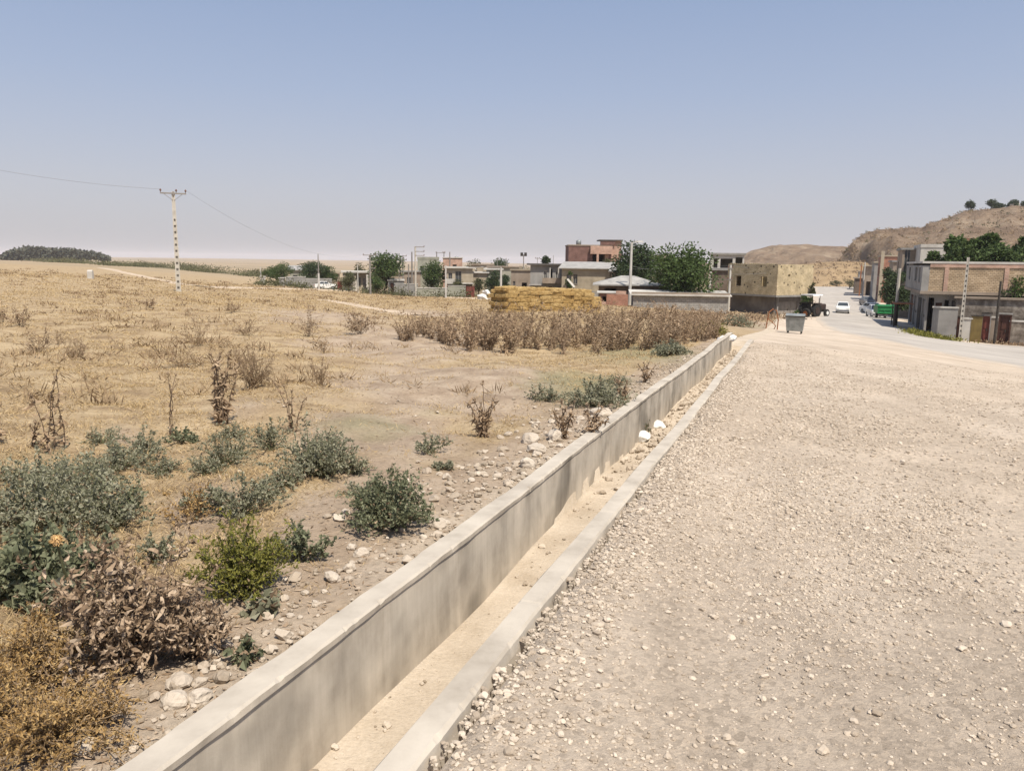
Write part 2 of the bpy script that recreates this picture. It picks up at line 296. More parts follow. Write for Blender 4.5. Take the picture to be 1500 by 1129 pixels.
# ================================================================== GROUND SHEETS
def ground_mat(name, kind):
    m = bpy.data.materials.new(name); m.use_nodes = True; N = m.node_tree.nodes; L = m.node_tree.links; p = N['Principled BSDF']
    p.inputs['Roughness'].default_value = .96; p.inputs['Specular IOR Level'].default_value = .15
    tc = N.new('ShaderNodeTexCoord'); V = tc.outputs['Object']
    def noise(sc, det=6, st=None, rough=.6, off=0):
        v = V
        if st or off:
            mp = N.new('ShaderNodeMapping'); mp.inputs['Scale'].default_value = st or (1, 1, 1); mp.inputs['Location'].default_value = (off, off, 0); L.new(V, mp.inputs['Vector']); v = mp.outputs[0]
        n = N.new('ShaderNodeTexNoise'); n.inputs['Scale'].default_value = sc; n.inputs['Detail'].default_value = det; n.inputs['Roughness'].default_value = rough; L.new(v, n.inputs['Vector']); return n.outputs['Fac']
    def ramp(f, *st):
        r = N.new('ShaderNodeValToRGB'); L.new(f, r.inputs[0]); e = r.color_ramp.elements
        while len(e) < len(st): e.new(.5)
        for i, (q, c) in enumerate(st): e[i].position = q; e[i].color = (*c, 1) if len(c) == 3 else c
        return r.outputs[0]
    def mixc(f, a, b, mode='MIX'):
        x = N.new('ShaderNodeMix'); x.data_type = 'RGBA'; x.blend_type = mode
        if isinstance(f, (int, float)): x.inputs[0].default_value = f
        else: L.new(f, x.inputs[0])
        L.new(a, x.inputs[6]); L.new(b, x.inputs[7]); return x.outputs[2]
    def attr(nm):
        a = N.new('ShaderNodeAttribute'); a.attribute_name = nm; return a.outputs['Fac']
    def math_(op, a, b):
        x = N.new('ShaderNodeMath'); x.operation = op; x.use_clamp = True
        for i, q in enumerate((a, b)):
            if isinstance(q, (int, float)): x.inputs[i].default_value = q
            else: L.new(q, x.inputs[i])
        return x.outputs[0]
    def wobble(at_, n, k=.5):    # mask edge broken by noise
        s = math_('ADD', at_, 0); x = N.new('ShaderNodeMath'); x.operation = 'MULTIPLY_ADD'; L.new(n, x.inputs[0]); x.inputs[1].default_value = k; x.inputs[2].default_value = -k/2
        y = math_('ADD', s, x.outputs[0]); r = N.new('ShaderNodeMapRange'); r.inputs[1].default_value = .3; r.inputs[2].default_value = .7; r.interpolation_type = 'SMOOTHSTEP'; L.new(y, r.inputs[0]); return r.outputs[0]
    if kind == 'field':
        soil = ramp(noise(2.2, 9), (.3, (.27, .20, .14)), (.5, (.37, .285, .205)), (.7, (.46, .37, .275)))
        straw = ramp(noise(1.3, 9, (1, 2.2, 1)), (.28, (.22, .155, .092)), (.45, (.335, .245, .145)), (.6, (.42, .32, .195)), (.75, (.51, .40, .26)))
        c = mixc(wobble(attr('bare'), noise(.8, 6), .9), straw, soil)
        gr = ramp(noise(3, 6), (.3, (.16, .16, .085)), (.7, (.30, .265, .155)))
        c = mixc(math_('MULTIPLY', attr('green'), wobble(attr('green'), noise(2.5, 6), .8)), c, gr)
        dust = ramp(noise(5, 8), (.3, (.36, .295, .225)), (.7, (.50, .42, .33)))
        c = mixc(wobble(attr('dust'), noise(1.6, 7), .7), c, dust)
        far = ramp(noise(.004, 5, (.35, 1.3, 1)), (.34, (.29, .215, .135)), (.47, (.37, .28, .18)), (.56, (.22, .18, .11)), (.66, (.35, .26, .165)))
        c = mixc(attr('far'), c, far)
        fine = ramp(noise(26, 6, None, .7), (.25, (.62, .62, .62)), (.55, (1, 1, 1)), (.8, (1.12, 1.12, 1.12)))
        c = mixc(.85, c, fine, 'MULTIPLY'); bh = noise(22, 8, None, .7); bs, bd = .7, .05
    elif kind == 'road':
        g = ramp(noise(.55, 9), (.3, (.45, .372, .292)), (.5, (.545, .455, .36)), (.7, (.61, .52, .42)))
        warm = ramp(noise(1.7, 8), (.35, (.455, .373, .288)), (.65, (.585, .485, .38)))
        c = mixc(ramp(noise(.3, 5, None, .6, 7), (.42, (0, 0, 0)), (.6, (1, 1, 1))), g, warm)
        trk = ramp(noise(.9, 6, (1, .2, 1), .55, 3), (.46, (1, 1, 1)), (.6, (.84, .83, .82)), (.75, (1.02, 1.02, 1.02)))
        c = mixc(.8, c, trk, 'MULTIPLY')
        vo = N.new('ShaderNodeTexVoronoi'); vo.inputs['Scale'].default_value = 34; L.new(V, vo.inputs['Vector'])
        vs = ramp(vo.outputs['Color'], (.1, (.76, .75, .74)), (.5, (1, 1, 1)), (.9, (1.18, 1.17, 1.15)))
        c = mixc(attr('stony'), c, mixc(.8, c, vs, 'MULTIPLY'))
        fine = ramp(noise(70, 5, None, .75), (.28, (.72, .71, .7)), (.55, (1, 1, 1)), (.78, (1.16, 1.16, 1.16)))
        c = mixc(.8, c, fine, 'MULTIPLY'); bh = noise(55, 8, None, .75); bs, bd = .8, .03
    elif kind == 'asphalt':
        c = ramp(noise(.5, 9, (1, .35, 1)), (.3, (.31, .28, .245)), (.5, (.375, .34, .30)), (.68, (.44, .40, .35)))
        dust = ramp(noise(2, 8), (.3, (.45, .37, .285)), (.7, (.52, .44, .35)))
        c = mixc(wobble(attr('dust'), noise(.35, 7), .8), c, dust)
        fine = ramp(noise(60, 5, None, .7), (.3, (.85, .85, .85)), (.7, (1.1, 1.1, 1.1))); c = mixc(.7, c, fine, 'MULTIPLY'); bh = noise(70, 5); bs, bd = .4, .01
    elif kind == 'sand':
        c = ramp(noise(2.5, 9), (.3, (.41, .335, .25)), (.5, (.50, .42, .325)), (.7, (.57, .485, .385)))
        fine = ramp(noise(60, 6, None, .7), (.3, (.78, .77, .75)), (.6, (1, 1, 1)), (.8, (1.1, 1.1, 1.1))); c = mixc(.8, c, fine, 'MULTIPLY'); bh = noise(35, 8, None, .7); bs, bd = .6, .03
    elif kind == 'hill':  # brown hill tones, lightened to put some distance haze into the colour
        c = ramp(noise(.05, 9, (1, 1, 3.5), .7), (.34, (.19, .132, .09)), (.45, (.27, .195, .135)), (.55, (.325, .24, .168)), (.68, (.42, .33, .24)))
        br = ramp(noise(.42, 9, (1, 1, 2), .75, 5), (.32, (.66, .65, .62)), (.5, (1, 1, 1)), (.7, (1.16, 1.15, 1.1))); c = mixc(.85, c, br, 'MULTIPLY'); bh = noise(.2, 9, None, .75); bs, bd = 1, 4
    elif kind == 'apron':
        c = ramp(noise(.03, 8, (1, 1, 3)), (.3, (.22, .155, .09)), (.5, (.30, .215, .125)), (.7, (.37, .275, .17)))
        br = ramp(noise(.25, 8, None, .7), (.3, (.7, .68, .62)), (.55, (1, 1, 1)), (.75, (1.1, 1.1, 1.1))); c = mixc(.85, c, br, 'MULTIPLY'); bh = noise(.2, 8); bs, bd = .8, 1
    L.new(c, p.inputs['Base Color'])
    b = N.new('ShaderNodeBump'); b.inputs['Strength'].default_value = bs; b.inputs['Distance'].default_value = bd; L.new(bh, b.inputs['Height']); L.new(b.outputs[0], p.inputs['Normal'])
    MT[name] = m
for k in ('field', 'road', 'asphalt', 'sand', 'hill', 'apron'): ground_mat(k, k)

def axis_vals(lo, hi, a, b, step, grow):
    v = list(np.arange(a, b+1e-6, step)); x, st = v[-1], step
    while x < hi: st *= grow; x += st; v.append(min(x, hi))
    x, st = v[0], step; w = []
    while x > lo: st *= grow*1.08; x -= st; w.append(max(x, lo))
    return np.array(w[::-1]+v)
S_AX = axis_vals(-60, 7000, -2, 26, .2, 1.045)
S_AX = np.sort(np.append(S_AX[np.abs(S_AX-S_END) > .06], [S_END-.02, S_END+.02]))
LW = np.cumsum(np.concatenate([[0], .12*1.0**np.arange(40), .12*1.05**np.arange(1, 170)])); LW = LW[LW < 7000]
def sheet(name, ss, ll, mt, attrs=None):
    S, Lt = np.meshgrid(ss, ll, indexing='ij'); X, Y = xy(S, Lt); Z = gz(X.ravel(), Y.ravel())
    V = np.stack([X.ravel(), Y.ravel(), Z], 1); nl = len(ll)
    i = np.arange(len(ss)-1)[:, None]*nl; j = np.arange(nl-1)[None]
    f = np.stack([i+j, i+j+1, i+nl+j+1, i+nl+j], -1).reshape(-1, 4)
    if ll[-1] > ll[0]: f = f[:, ::-1]
    o = Soup().add(V, f).build(name, mt, smooth=True); tag(o, kind='structure')
    for k, fn in (attrs or {}).items():
        at_ = o.data.attributes.new(k, 'FLOAT', 'POINT'); at_.data.foreach_set('value', np.clip(fn(V[:, 0], V[:, 1]), 0, 1).astype(np.float32))
    return o
def blobs(lst):   # (px,py,radius px across, radius m along view factor, value)
    out = []
    for px, py, rw, rd, val in lst:
        p = ground_at(px, py); out.append((p[0], p[1], rw*math.hypot(p[0], p[1])/F, rd, val))
    def fn(x, y):
        r = np.zeros_like(x)
        for a, b, w, dd, val in out:
            az = math.atan2(a, b); u = (x-a)*math.cos(az)-(y-b)*math.sin(az); v = (x-a)*math.sin(az)+(y-b)*math.cos(az)
            r = np.maximum(r, val*np.exp(-((u/w)**2+(v/dd)**2)))
        return r
    return fn
_bare = blobs([(640, 560, 190, 3.0, 1), (560, 640, 150, 1.6, 1), (480, 780, 90, 1, 1), (600, 500, 160, 8, .9), (300, 740, 60, .8, .8), (480, 460, 130, 14, .7), (740, 560, 120, 3, .9),
               (180, 640, 60, 1.2, .5), (620, 460, 100, 14, .7), (560, 700, 90, 1, .9), (370, 590, 120, 1.5, .45), (330, 470, 130, 6, .35), (120, 435, 150, 12, .3), (1120, 478, 60, 12, 1)])
_green = blobs([(850, 560, 120, 2.2, .8), (540, 620, 130, .9, .65), (940, 520, 120, 5, .8), (40, 700, 150, 1.3, .5), (1080, 475, 60, 8, .7), (640, 600, 60, .5, .5), (700, 535, 100, 2, .4)])
_fgreen = blobs([(60, 381, 120, 60, .8), (300, 401, 80, 40, .7), (390, 408, 60, 30, .8)])
def bare(x, y):
    s, l = sl(x, y); near_wall = (1-sstep(.25, 1.1, L_WL-l))*(s < S_END+3); return np.maximum(_bare(x, y), near_wall*.95)
def dustw(x, y):
    s, l = sl(x, y); return (1-sstep(.05, .6, L_WL-l))*(1-sstep(14, 22, s))*.55
def farf(x, y): return sstep(170, 300, np.hypot(x, y))
def stony(x, y):
    s, l = sl(x, y); d = np.hypot(x, y)
    return np.clip(1.1-sstep(1.5, 6.5, l+.06*s)*.9, .1, 1)*(1-sstep(14, 30, d)*.8)
sheet('ground', S_AX, L_WM-LW, 'field', dict(bare=bare, green=lambda x, y: np.maximum(_green(x, y), _fgreen(x, y)), dust=dustw, far=farf))
sheet('gravel_road', S_AX, L_KM+LW, 'road', dict(stony=stony))
sheet('channel_bed', S_AX[(S_AX > -58)], np.linspace(L_WM, L_KM, 12), 'sand')

# asphalt street: a sheet laid over the right hand ground
def poly_pts(px): return np.array([ground_at(*q)[:2] for q in px])
def resample(P, n):
    d = np.concatenate([[0], np.cumsum(np.linalg.norm(np.diff(P, axis=0), axis=1))]); t = np.linspace(0, d[-1], n)
    return np.stack([np.interp(t, d, P[:, 0]), np.interp(t, d, P[:, 1])], 1)
def stretch_line(P):   # run by camera distance
    return P
le = poly_pts([(1900, 700), (1650, 592), (1500, 541), (1385, 520), (1305, 503), (1235, 490), (1200, 479), (1190, 470), (1192, 455), (1191, 440), (1190, 431), (1190, 424)])
re_ = poly_pts([(1900, 530), (1650, 515), (1500, 507), (1410, 501), (1352, 492), (1320, 480), (1305, 464), (1296, 452), (1284, 440), (1274, 431), (1264, 424)])
le = np.vstack([le, le[-1]+(le[-1]-le[-2])*.0+DS*90]); re_ = np.vstack([re_, re_[-1]+DS*90])
n = 160; A_ = resample(le, n); B_ = resample(re_, n); T = np.linspace(0, 1, 26)
P = A_[:, None]*(1-T)[None, :, None]+B_[:, None]*T[None, :, None]
jit = (rng.normal(0, .22, (n,))); P[:, 0] += (A_-B_)/np.linalg.norm(A_-B_, axis=1)[:, None]*np.convolve(jit, [.3, .5, .3], 'same')[:, None]
X, Y = P[..., 0].ravel(), P[..., 1].ravel(); Z = gz(X, Y)+.006+.0004*np.hypot(X, Y)-np.where((np.tile(np.arange(26), n) % 25) == 0, .15, 0)
i = np.arange(n-1)[:, None]*26; j = np.arange(25)[None]
ao = Soup().add(np.stack([X, Y, Z], 1), np.stack([i+j+1, i+j, i+26+j, i+26+j+1], -1).reshape(-1, 4)).build('asphalt_road', 'asphalt', smooth=True); tag(ao, kind='structure')
tt = np.tile(T, n); at_ = ao.data.attributes.new('dust', 'FLOAT', 'POINT')
at_.data.foreach_set('value', np.clip(np.maximum(np.maximum(.75-tt*3.4, (tt-.9)*6), .18), 0, 1).astype(np.float32))
# worn pale tracks across the field
def track(pix, w, nm='dirt_path'):
    C = resample(poly_pts(pix), 70); t = np.gradient(C, axis=0); t /= np.linalg.norm(t, axis=1)[:, None]; nn = np.stack([-t[:, 1], t[:, 0]], 1)
    ws = w*(.5+.12*rng.normal(size=(70, 2))); q = np.linspace(-1, 1, 5)
    P = np.stack([C+nn*(ws[:, :1] if a < 0 else ws[:, 1:])*a for a in q], 1); X, Y = P[..., 0].ravel(), P[..., 1].ravel()
    Z = gz(X, Y)+.015+.0005*np.hypot(X, Y)-np.where((np.tile(np.arange(5), 70) % 4) == 0, .3, 0); i = np.arange(69)[:, None]*5; j = np.arange(4)[None]
    o = Soup().add(np.stack([X, Y, Z], 1), np.stack([i+j, i+j+1, i+5+j+1, i+5+j], -1).reshape(-1, 4)).build(nm, 'path', smooth=True); tag(o, kind='structure'); return o
mat('path', [(.36, .275, .19), (.46, .365, .265), (.53, .43, .32)], .6, 8, .95, .3, 8)
track([(150, 393), (175, 398), (205, 404), (235, 410), (262, 416), (290, 419)], 3.0)
track([(478, 440), (505, 444), (540, 451), (575, 456), (612, 462)], 2.2)
track([(300, 420.5), (420, 423), (470, 424.5), (530, 427), (585, 431), (640, 434.5), (700, 437.5), (735, 438.5)], 5)

# ------------------------------------------------------------------ channel wall and kerb
def extrude_line(ss, prof_fn, nm, mt):
    rows = [prof_fn(s) for s in ss]; k = len(rows[0]); V = []
    for s, r in zip(ss, rows):
        for l, h in r: x, y = xy(s, l); V.append((x, y, SL*s+h))
    so = Soup(); i = np.arange(len(ss)-1)[:, None]*k; j = np.arange(k)[None]; j2 = (j+1) % k
    so.add(V, np.stack([i+j, i+j2, i+k+j2, i+k+j], -1).reshape(-1, 4)); so.f.append(np.array([list(range(k))])); m = (len(ss)-1)*k; so.f.append(np.array([list(range(m, m+k))[::-1]]))
    return so.build(nm, mt)
joints = np.arange(-3, 24, 1.85)
jl = rng.normal(0, .015, 40); jh = rng.normal(0, .010, 40); jl[:4] = 0; jh[:4] = 0
def seg(s, arr, pitch, off=-3): return float(np.interp((s-off)/pitch, np.arange(len(arr)), arr))
def rag(s, a, f): return a*(math.sin(f*s)+.6*math.sin(2.7*f*s+1)+.4*math.sin(6.1*f*s+2))
def wall_prof(s):
    o = seg(s, jl, 1.85); h = WT+seg(s, jh, 1.85)+rag(s, .0012, 5); jd = min(abs(((s+3)/1.85) % 1), 1-((s+3)/1.85) % 1)
    b = .004+rag(s, .0012, 9)+.003; lip = .008
    return [(L_WL+o-.01, HF-.5), (L_WL+o+rag(s+4, .003, 3), h-b*1.2), (L_WL+o+b*1.4+rag(s+4, .003, 3), h), (L_WR+o-b-chip(s)*1.3, h+.001), (L_WR+o+.002-chip(s)*.3, h-b-chip(s)), (L_WR+o+.001+rag(s, .0015, 4), h-.03), (L_WR+o-lip, h-.036), (L_WR+o+rag(s+9, .002, 2)-.004, HF*.5), (L_WR+o, HF-.5)]
CHIP = [(rng.uniform(-1, S_END), rng.uniform(.008, .022), rng.uniform(.002, .009)) for _ in range(70)]
def chip(s): return sum(d_*math.exp(-((s-c_)/w_)**4) for c_, w_, d_ in CHIP if abs(s-c_) < w_*2)
wall = extrude_line(np.arange(-1.5, S_END, .012), wall_prof, 'concrete_wall', 'wall_concrete_tmp' if 'wall_concrete_tmp' in MT else 'concrete')
tag(wall, 'long low concrete wall on the field side of the drainage channel', 'wall')
jk = rng.normal(0, .012, 40); jkh = rng.normal(0, .006, 40); jk[:4] = 0; jkh[:4] = 0
def kerb_prof(s):
    o = seg(s, jk, 1.55); h = KT+seg(s, jkh, 1.55); g = abs(((s+3)/1.55) % 1-.5); nt = .004 if g > .488 else 0
    return [(L_KI+o, HF-.5), (L_KI+o+rag(s, .002, 3), h-.012), (L_KI+o+.009, h-nt), (L_KO+o-.012-chip(s+7)*1.2, h-nt), (L_KO+o+rag(s+3, .003, 4)-chip(s+7)*.3, h-.014-chip(s+7)), (L_KO+o+.004+rag(s+1, .003, 4), h-.06), (L_KO+o+.008, HF-.5)]
kerb = extrude_line(np.arange(-1.5, S_END, .012), kerb_prof, 'concrete_kerb', 'concrete')
tag(kerb, 'narrow low concrete kerb between the channel and the gravel road', 'kerb')
# stained concrete (water streaks and damp patches that have their own shape)
m = MT['concrete'].copy(); m.name = 'stained_concrete'; MT['stained'] = m; N = m.node_tree.nodes; L = m.node_tree.links; p = N['Principled BSDF']
src = p.inputs['Base Color'].links[0].from_socket; tc = N.new('ShaderNodeTexCoord')
mp = N.new('ShaderNodeMapping'); mp.vector_type = 'POINT'; mp.inputs['Rotation'].default_value = (0, 0, ALPHA); L.new(tc.outputs['Object'], mp.inputs['Vector'])
m2 = N.new('ShaderNodeMapping'); m2.inputs['Scale'].default_value = (.0, 2.2, .8); L.new(mp.outputs[0], m2.inputs['Vector'])
n1 = N.new('ShaderNodeTexNoise'); n1.inputs['Scale'].default_value = 1.6; n1.inputs['Detail'].default_value = 6; n1.inputs['Distortion'].default_value = .4; L.new(m2.outputs[0], n1.inputs['Vector'])
r1 = N.new('ShaderNodeValToRGB'); L.new(n1.outputs[0], r1.inputs[0]); e = r1.color_ramp.elements
for q, c in ((.36, .80), (.44, .95), (.54, 1.02), (.64, 1.16)):
    x = e.new(q); x.color = (c*1.0, c*.985, c*.96, 1)
e.remove(e[0]); e.remove(e[-1])
m4 = N.new('ShaderNodeMapping'); m4.inputs['Scale'].default_value = (.0, 11, .5); L.new(mp.outputs[0], m4.inputs['Vector'])
n4 = N.new('ShaderNodeTexNoise'); n4.inputs['Scale'].default_value = 1.7; n4.inputs['Detail'].default_value = 8; n4.inputs['Roughness'].default_value = .7; L.new(m4.outputs[0], n4.inputs['Vector'])
r4 = N.new('ShaderNodeValToRGB'); L.new(n4.outputs[0], r4.inputs[0]); r4.color_ramp.elements[0].position = .33; r4.color_ramp.elements[0].color = (.90, .895, .885, 1); r4.color_ramp.elements[1].position = .52; r4.color_ramp.elements[1].color = (1, 1, 1, 1); x = r4.color_ramp.elements.new(.68); x.color = (1.05, 1.05, 1.04, 1)
m5 = N.new('ShaderNodeMix'); m5.data_type = 'RGBA'; m5.blend_type = 'MULTIPLY'; m5.inputs[0].default_value = 1; L.new(r1.outputs[0], m5.inputs[6]); L.new(r4.outputs[0], m5.inputs[7])
geo = N.new('ShaderNodeNewGeometry'); sp = N.new('ShaderNodeSeparateXYZ'); L.new(geo.outputs['Normal'], sp.inputs[0])
ver = N.new('ShaderNodeMapRange'); ver.inputs[1].default_value = .3; ver.inputs[2].default_value = .6; ver.inputs[3].default_value = 1; ver.inputs[4].default_value = 0; L.new(sp.outputs[2], ver.inputs[0])
n3 = N.new('ShaderNodeTexNoise'); n3.inputs['Scale'].default_value = 1.5; n3.inputs['Detail'].default_value = 3; L.new(mp.outputs[0], n3.inputs['Vector'])
r3 = N.new('ShaderNodeValToRGB'); L.new(n3.outputs[0], r3.inputs[0]); r3.color_ramp.elements[0].position = .36; r3.color_ramp.elements[0].color = (.60, .60, .595, 1); r3.color_ramp.elements[1].position = .46; r3.color_ramp.elements[1].color = (1, 1, 1, 1)
mm = N.new('ShaderNodeMix'); mm.data_type = 'RGBA'; mm.blend_type = 'MULTIPLY'; mm.inputs[0].default_value = 1; L.new(m5.outputs[2], mm.inputs[6]); L.new(r3.outputs[0], mm.inputs[7])
mx = N.new('ShaderNodeMix'); mx.data_type = 'RGBA'; mx.blend_type = 'MULTIPLY'; L.new(ver.outputs[0], mx.inputs[0]); L.new(src, mx.inputs[6]); L.new(mm.outputs[2], mx.inputs[7]); L.new(mx.outputs[2], p.inputs['Base Color'])
wall.data.materials[0] = m
# ------------------------------------------------------------------ loose stones
bm = bmesh.new(); bmesh.ops.create_icosphere(bm, subdivisions=1, radius=1); ICO_F = np.array([[v.index for v in f.verts] for f in bm.faces]); ICO_V = np.array([v.co[:] for v in bm.verts]); bm.free()
bm = bmesh.new(); bmesh.ops.create_icosphere(bm, subdivisions=3, radius=1); IC2_V = np.array([v.co[:] for v in bm.verts]); IC2_F = np.array([[v.index for v in f.verts] for f in bm.faces]); bm.free()
bm = bmesh.new(); bmesh.ops.create_cube(bm, size=1.4); bmesh.ops.bevel(bm, geom=bm.edges[:], offset=.35, segments=1, affect='EDGES'); bmesh.ops.triangulate(bm, faces=bm.faces[:]); CB_V = np.array([v.co[:] for v in bm.verts]); CB_F = np.array([[v.index for v in f.verts] for f in bm.faces]); bm.free()
def rand_rot(n):
    q = rng.normal(size=(n, 4)); q /= np.linalg.norm(q, axis=1)[:, None]; w, x, y, z = q.T
    return np.stack([1-2*(y*y+z*z), 2*(x*y-z*w), 2*(x*z+y*w), 2*(x*y+z*w), 1-2*(x*x+z*z), 2*(y*z-x*w), 2*(x*z-y*w), 2*(y*z+x*w), 1-2*(x*x+y*y)], 1).reshape(n, 3, 3)
def stones(P, size, flat=.62, sink=.25, tv=None, tf=None):
    tv = CB_V if tv is None else tv; tf = CB_F if tf is None else tf; n = len(P); k = len(tv)
    v = tv[None]*(1+rng.normal(0, .16, (n, k, 1)))*rng.uniform(.7, 1.25, (n, 1, 3)); v = np.einsum('nij,nkj->nki', rand_rot(n), v); v[..., 2] *= flat
    v = v*size[:, None, None]; off = P.copy(); off[:, 2] += size*flat*(1-2*sink); v += off[:, None]
    f = tf[None]+(np.arange(n)*k)[:, None, None]; return v.reshape(-1, 3), f.reshape(-1, 3)
def scatter(n, smin, smax, lmin, lmax, dens=None, maxd=1e9):
    s = smin+(smax-smin)*rng.random(n)**1.0; l = lmin+(lmax-lmin)*rng.random(n); x, y = xy(s, l)
    keep = np.ones(n, bool)
    if dens is not None: keep = rng.random(n) < dens(x, y, s, l)
    return x[keep], y[keep], s[keep], l[keep]
def lump(x, y, f=1.0): return .5+.25*np.sin(1.7*f*x+.9*f*y+1)+.2*np.sin(-1.1*f*x+2.3*f*y+.4)+.17*np.sin(3.9*f*x+3.1*f*y)+.15*np.sin(5.2*f*x-4.4*f*y+2)
def infrus(x, y, m=1.12): return (y > .6) & (np.abs(x) < y*.70*m+.8)
def dens_g(x, y, s, l):
    d = np.hypot(x, y); k = np.clip(lump(x, y, .9), 0, 1)**1.6; kk = (1-sstep(.3, 1.0, (l-L_KO)/3.2)*.55)*(1-sstep(2.3, 6.5, l-.05*s)*.82)
    near = 1-sstep(.0, .7, l-L_KO)*.0
    for a_ in (2.3, 3.9): kk = kk*(1-.62*np.exp(-((l-L_KO-a_-.25*np.sin(s*.25))/.33)**2))
    return np.clip(k*kk*1.25+.26*kk, 0, 1)*infrus(x, y)*(1-sstep(13, 21, d)*.7)
so = Soup()
x, y, s, l = scatter(230000, 1.0, 7.5, L_KO+.02, 9.5, dens_g)
sz = np.clip(rng.lognormal(math.log(.0055), .48, len(x)), .0022, .017); so.add(*stones(np.stack([x, y, gz(x, y)], 1), sz, .62, .36))
x, y, s, l = scatter(170000, 5.5, 22, L_KO+.02, 14, dens_g)
sz = np.clip(rng.lognormal(math.log(.0098), .42, len(x)), .005, .024); so.add(*stones(np.stack([x, y, gz(x, y)], 1), sz, .62, .34, ICO_V[:12] if False else None))
x, y, s, l = scatter(11000, 1.0, 13, L_KO+.02, 10, dens_g)
sz = np.clip(rng.lognormal(math.log(.0135), .3, len(x)), .007, .027); so.add(*stones(np.stack([x, y, gz(x, y)], 1), sz, .66, .28))
x, y, s, l = scatter(5000, 1, 14, L_KO+.01, L_KO+.35, lambda x, y, s, l: infrus(x, y)*.8)
sz = np.clip(rng.lognormal(math.log(.010), .42, len(x)), .004, .022); so.add(*stones(np.stack([x, y, gz(x, y)], 1), sz, .65, .3))
tag(so.build('loose_gravel', 'gravel'), kind='stuff')
print('gravel faces', sum(len(f) for f in so.f))
so = Soup()
def dens_r(x, y, s, l):
    q = L_WL-l; return np.exp(-((q-.16)/.22)**2)*np.clip(lump(x, y, 1.6)*1.3, .05, 1)*infrus(x, y)
x, y, s, l = scatter(11500, .8, 20, L_WL-1.2, L_WL-.02, dens_r)
sz = np.clip(rng.lognormal(math.log(.011), .55, len(x)), .004, .036); so.add(*stones(np.stack([x, y, gz(x, y)], 1), sz, .7, .22))
x, y, s, l = scatter(1500, 2, 19, L_WL-3.5, L_WL-.3, lambda x, y, s, l: infrus(x, y)*np.clip(lump(x, y)-.3, 0, 1))
sz = np.clip(rng.lognormal(math.log(.012), .5, len(x)), .005, .03); so.add(*stones(np.stack([x, y, gz(x, y)], 1), sz, .7, .22))
x, y, s, l = scatter(3600, 1, S_END, L_WR+.02, L_KI-.01, lambda x, y, s, l: np.clip(.22+.9*sstep(5.5, 9, s)*np.clip(lump(x, y, 1.3), 0, 1), 0, 1))
sz = np.clip(rng.lognormal(math.log(.009), .65, len(x)), .003, .05); so.add(*stones(np.stack([x, y, gz(x, y)], 1), sz, .7, .22))
x, y, s, l = scatter(170, 7.5, S_END, L_WR+.05, L_KI-.05); sz = rng.uniform(.018, .05, len(x)); so.add(*stones(np.stack([x, y, gz(x, y)], 1), sz, .7, .25))
x, y, s, l = scatter(230, 3.5, 9, L_WL-.75, L_WL-.06, lambda x, y, s, l: np.clip(lump(x, y, 1.2), .1, 1)); sz = rng.uniform(.015, .05, len(x)); so.add(*stones(np.stack([x, y, gz(x, y)], 1), sz, .65, .3))
tag(so.build('rubble_stones', 'rubble_stone'), kind='stuff')
# single stones one can point at
def unit0(a): return a/np.linalg.norm(a, axis=-1, keepdims=True)
def rock(px, py, w, label, mt='rock_pale', flat=.72, group=None, name='stone', ang=None):
    p = ground_at(px, py); r = w/2*math.hypot(p[0], p[1])/F; N0 = unit0(rng.normal(size=(9, 3))); c0 = rng.uniform(.62, .95, 9); tv = IC2_V.copy()
    for n_, c_ in zip(N0, c0): dd_ = tv@n_; tv = tv-np.maximum(dd_-c_, 0)[:, None]*n_*.85      # broken faces
    tv = tv*(1+.035*np.sin(tv*9+rng.random(3)*6).sum(1, keepdims=True)+.02*np.sin(tv[:, [1, 2, 0]]*23).sum(1, keepdims=True)); sc_ = rng.uniform(.75, 1.2, 3); v = (tv*sc_)@rand_rot(1)[0].T*[1, 1, flat]*r+[0, 0, r*flat*.5]; f = IC2_F
    o = Soup().add(v, f).build(name, mt, loc=p); tag(o, label, 'stone', group); return o
rock(262, 1004, 36, 'white rounded stone, largest beside the near wall end')
rock(256, 1032, 34, 'pale tan flat stone just below the large white stone beside the near wall')
rock(293, 1026, 36, 'pale pointed stone touching the wall below the large white stone')
rock(487, 850, 27, 'brown tan oblong stone lying between green weeds and the wall')
rock(529, 813, 24, 'pale flat stone beside the big dark green bush, near the wall')
rock(516, 804, 17, 'small grey stone touching the pale flat stone beside the dark green bush')
rock(641, 772, 28, 'flat cream slab of stone at the foot of the dark green bush')
rock(776, 648, 32, 'white broken stone on top of the rubble heap by the wall', flat=.6)
rock(786, 661, 30, 'cracked white stone low in the rubble heap by the wall', flat=.6)
rock(773, 684, 26, 'chunky pale stone of the rubble heap lying nearest the wall')
rock(812, 644, 30, 'grey white stone right of the rubble heap under dry weeds')
rock(880, 608, 34, 'pale broken slab beside the green weeds along the wall', flat=.5)
rock(462, 887, 16, 'small round stone beside the leafy green seedling by the wall')
rock(491, 1096, 15, 'small white stone lying on the sand of the channel')
rock(660, 918, 11, 'little pale stone on channel sand at the wall foot')
rock(940, 646, 26, 'white broken chunk lying on rubble inside the channel', 'rubble_white')
rock(962, 625, 26, 'grey chunk of concrete in the channel beyond the white chunk', 'rubble_white', .5)
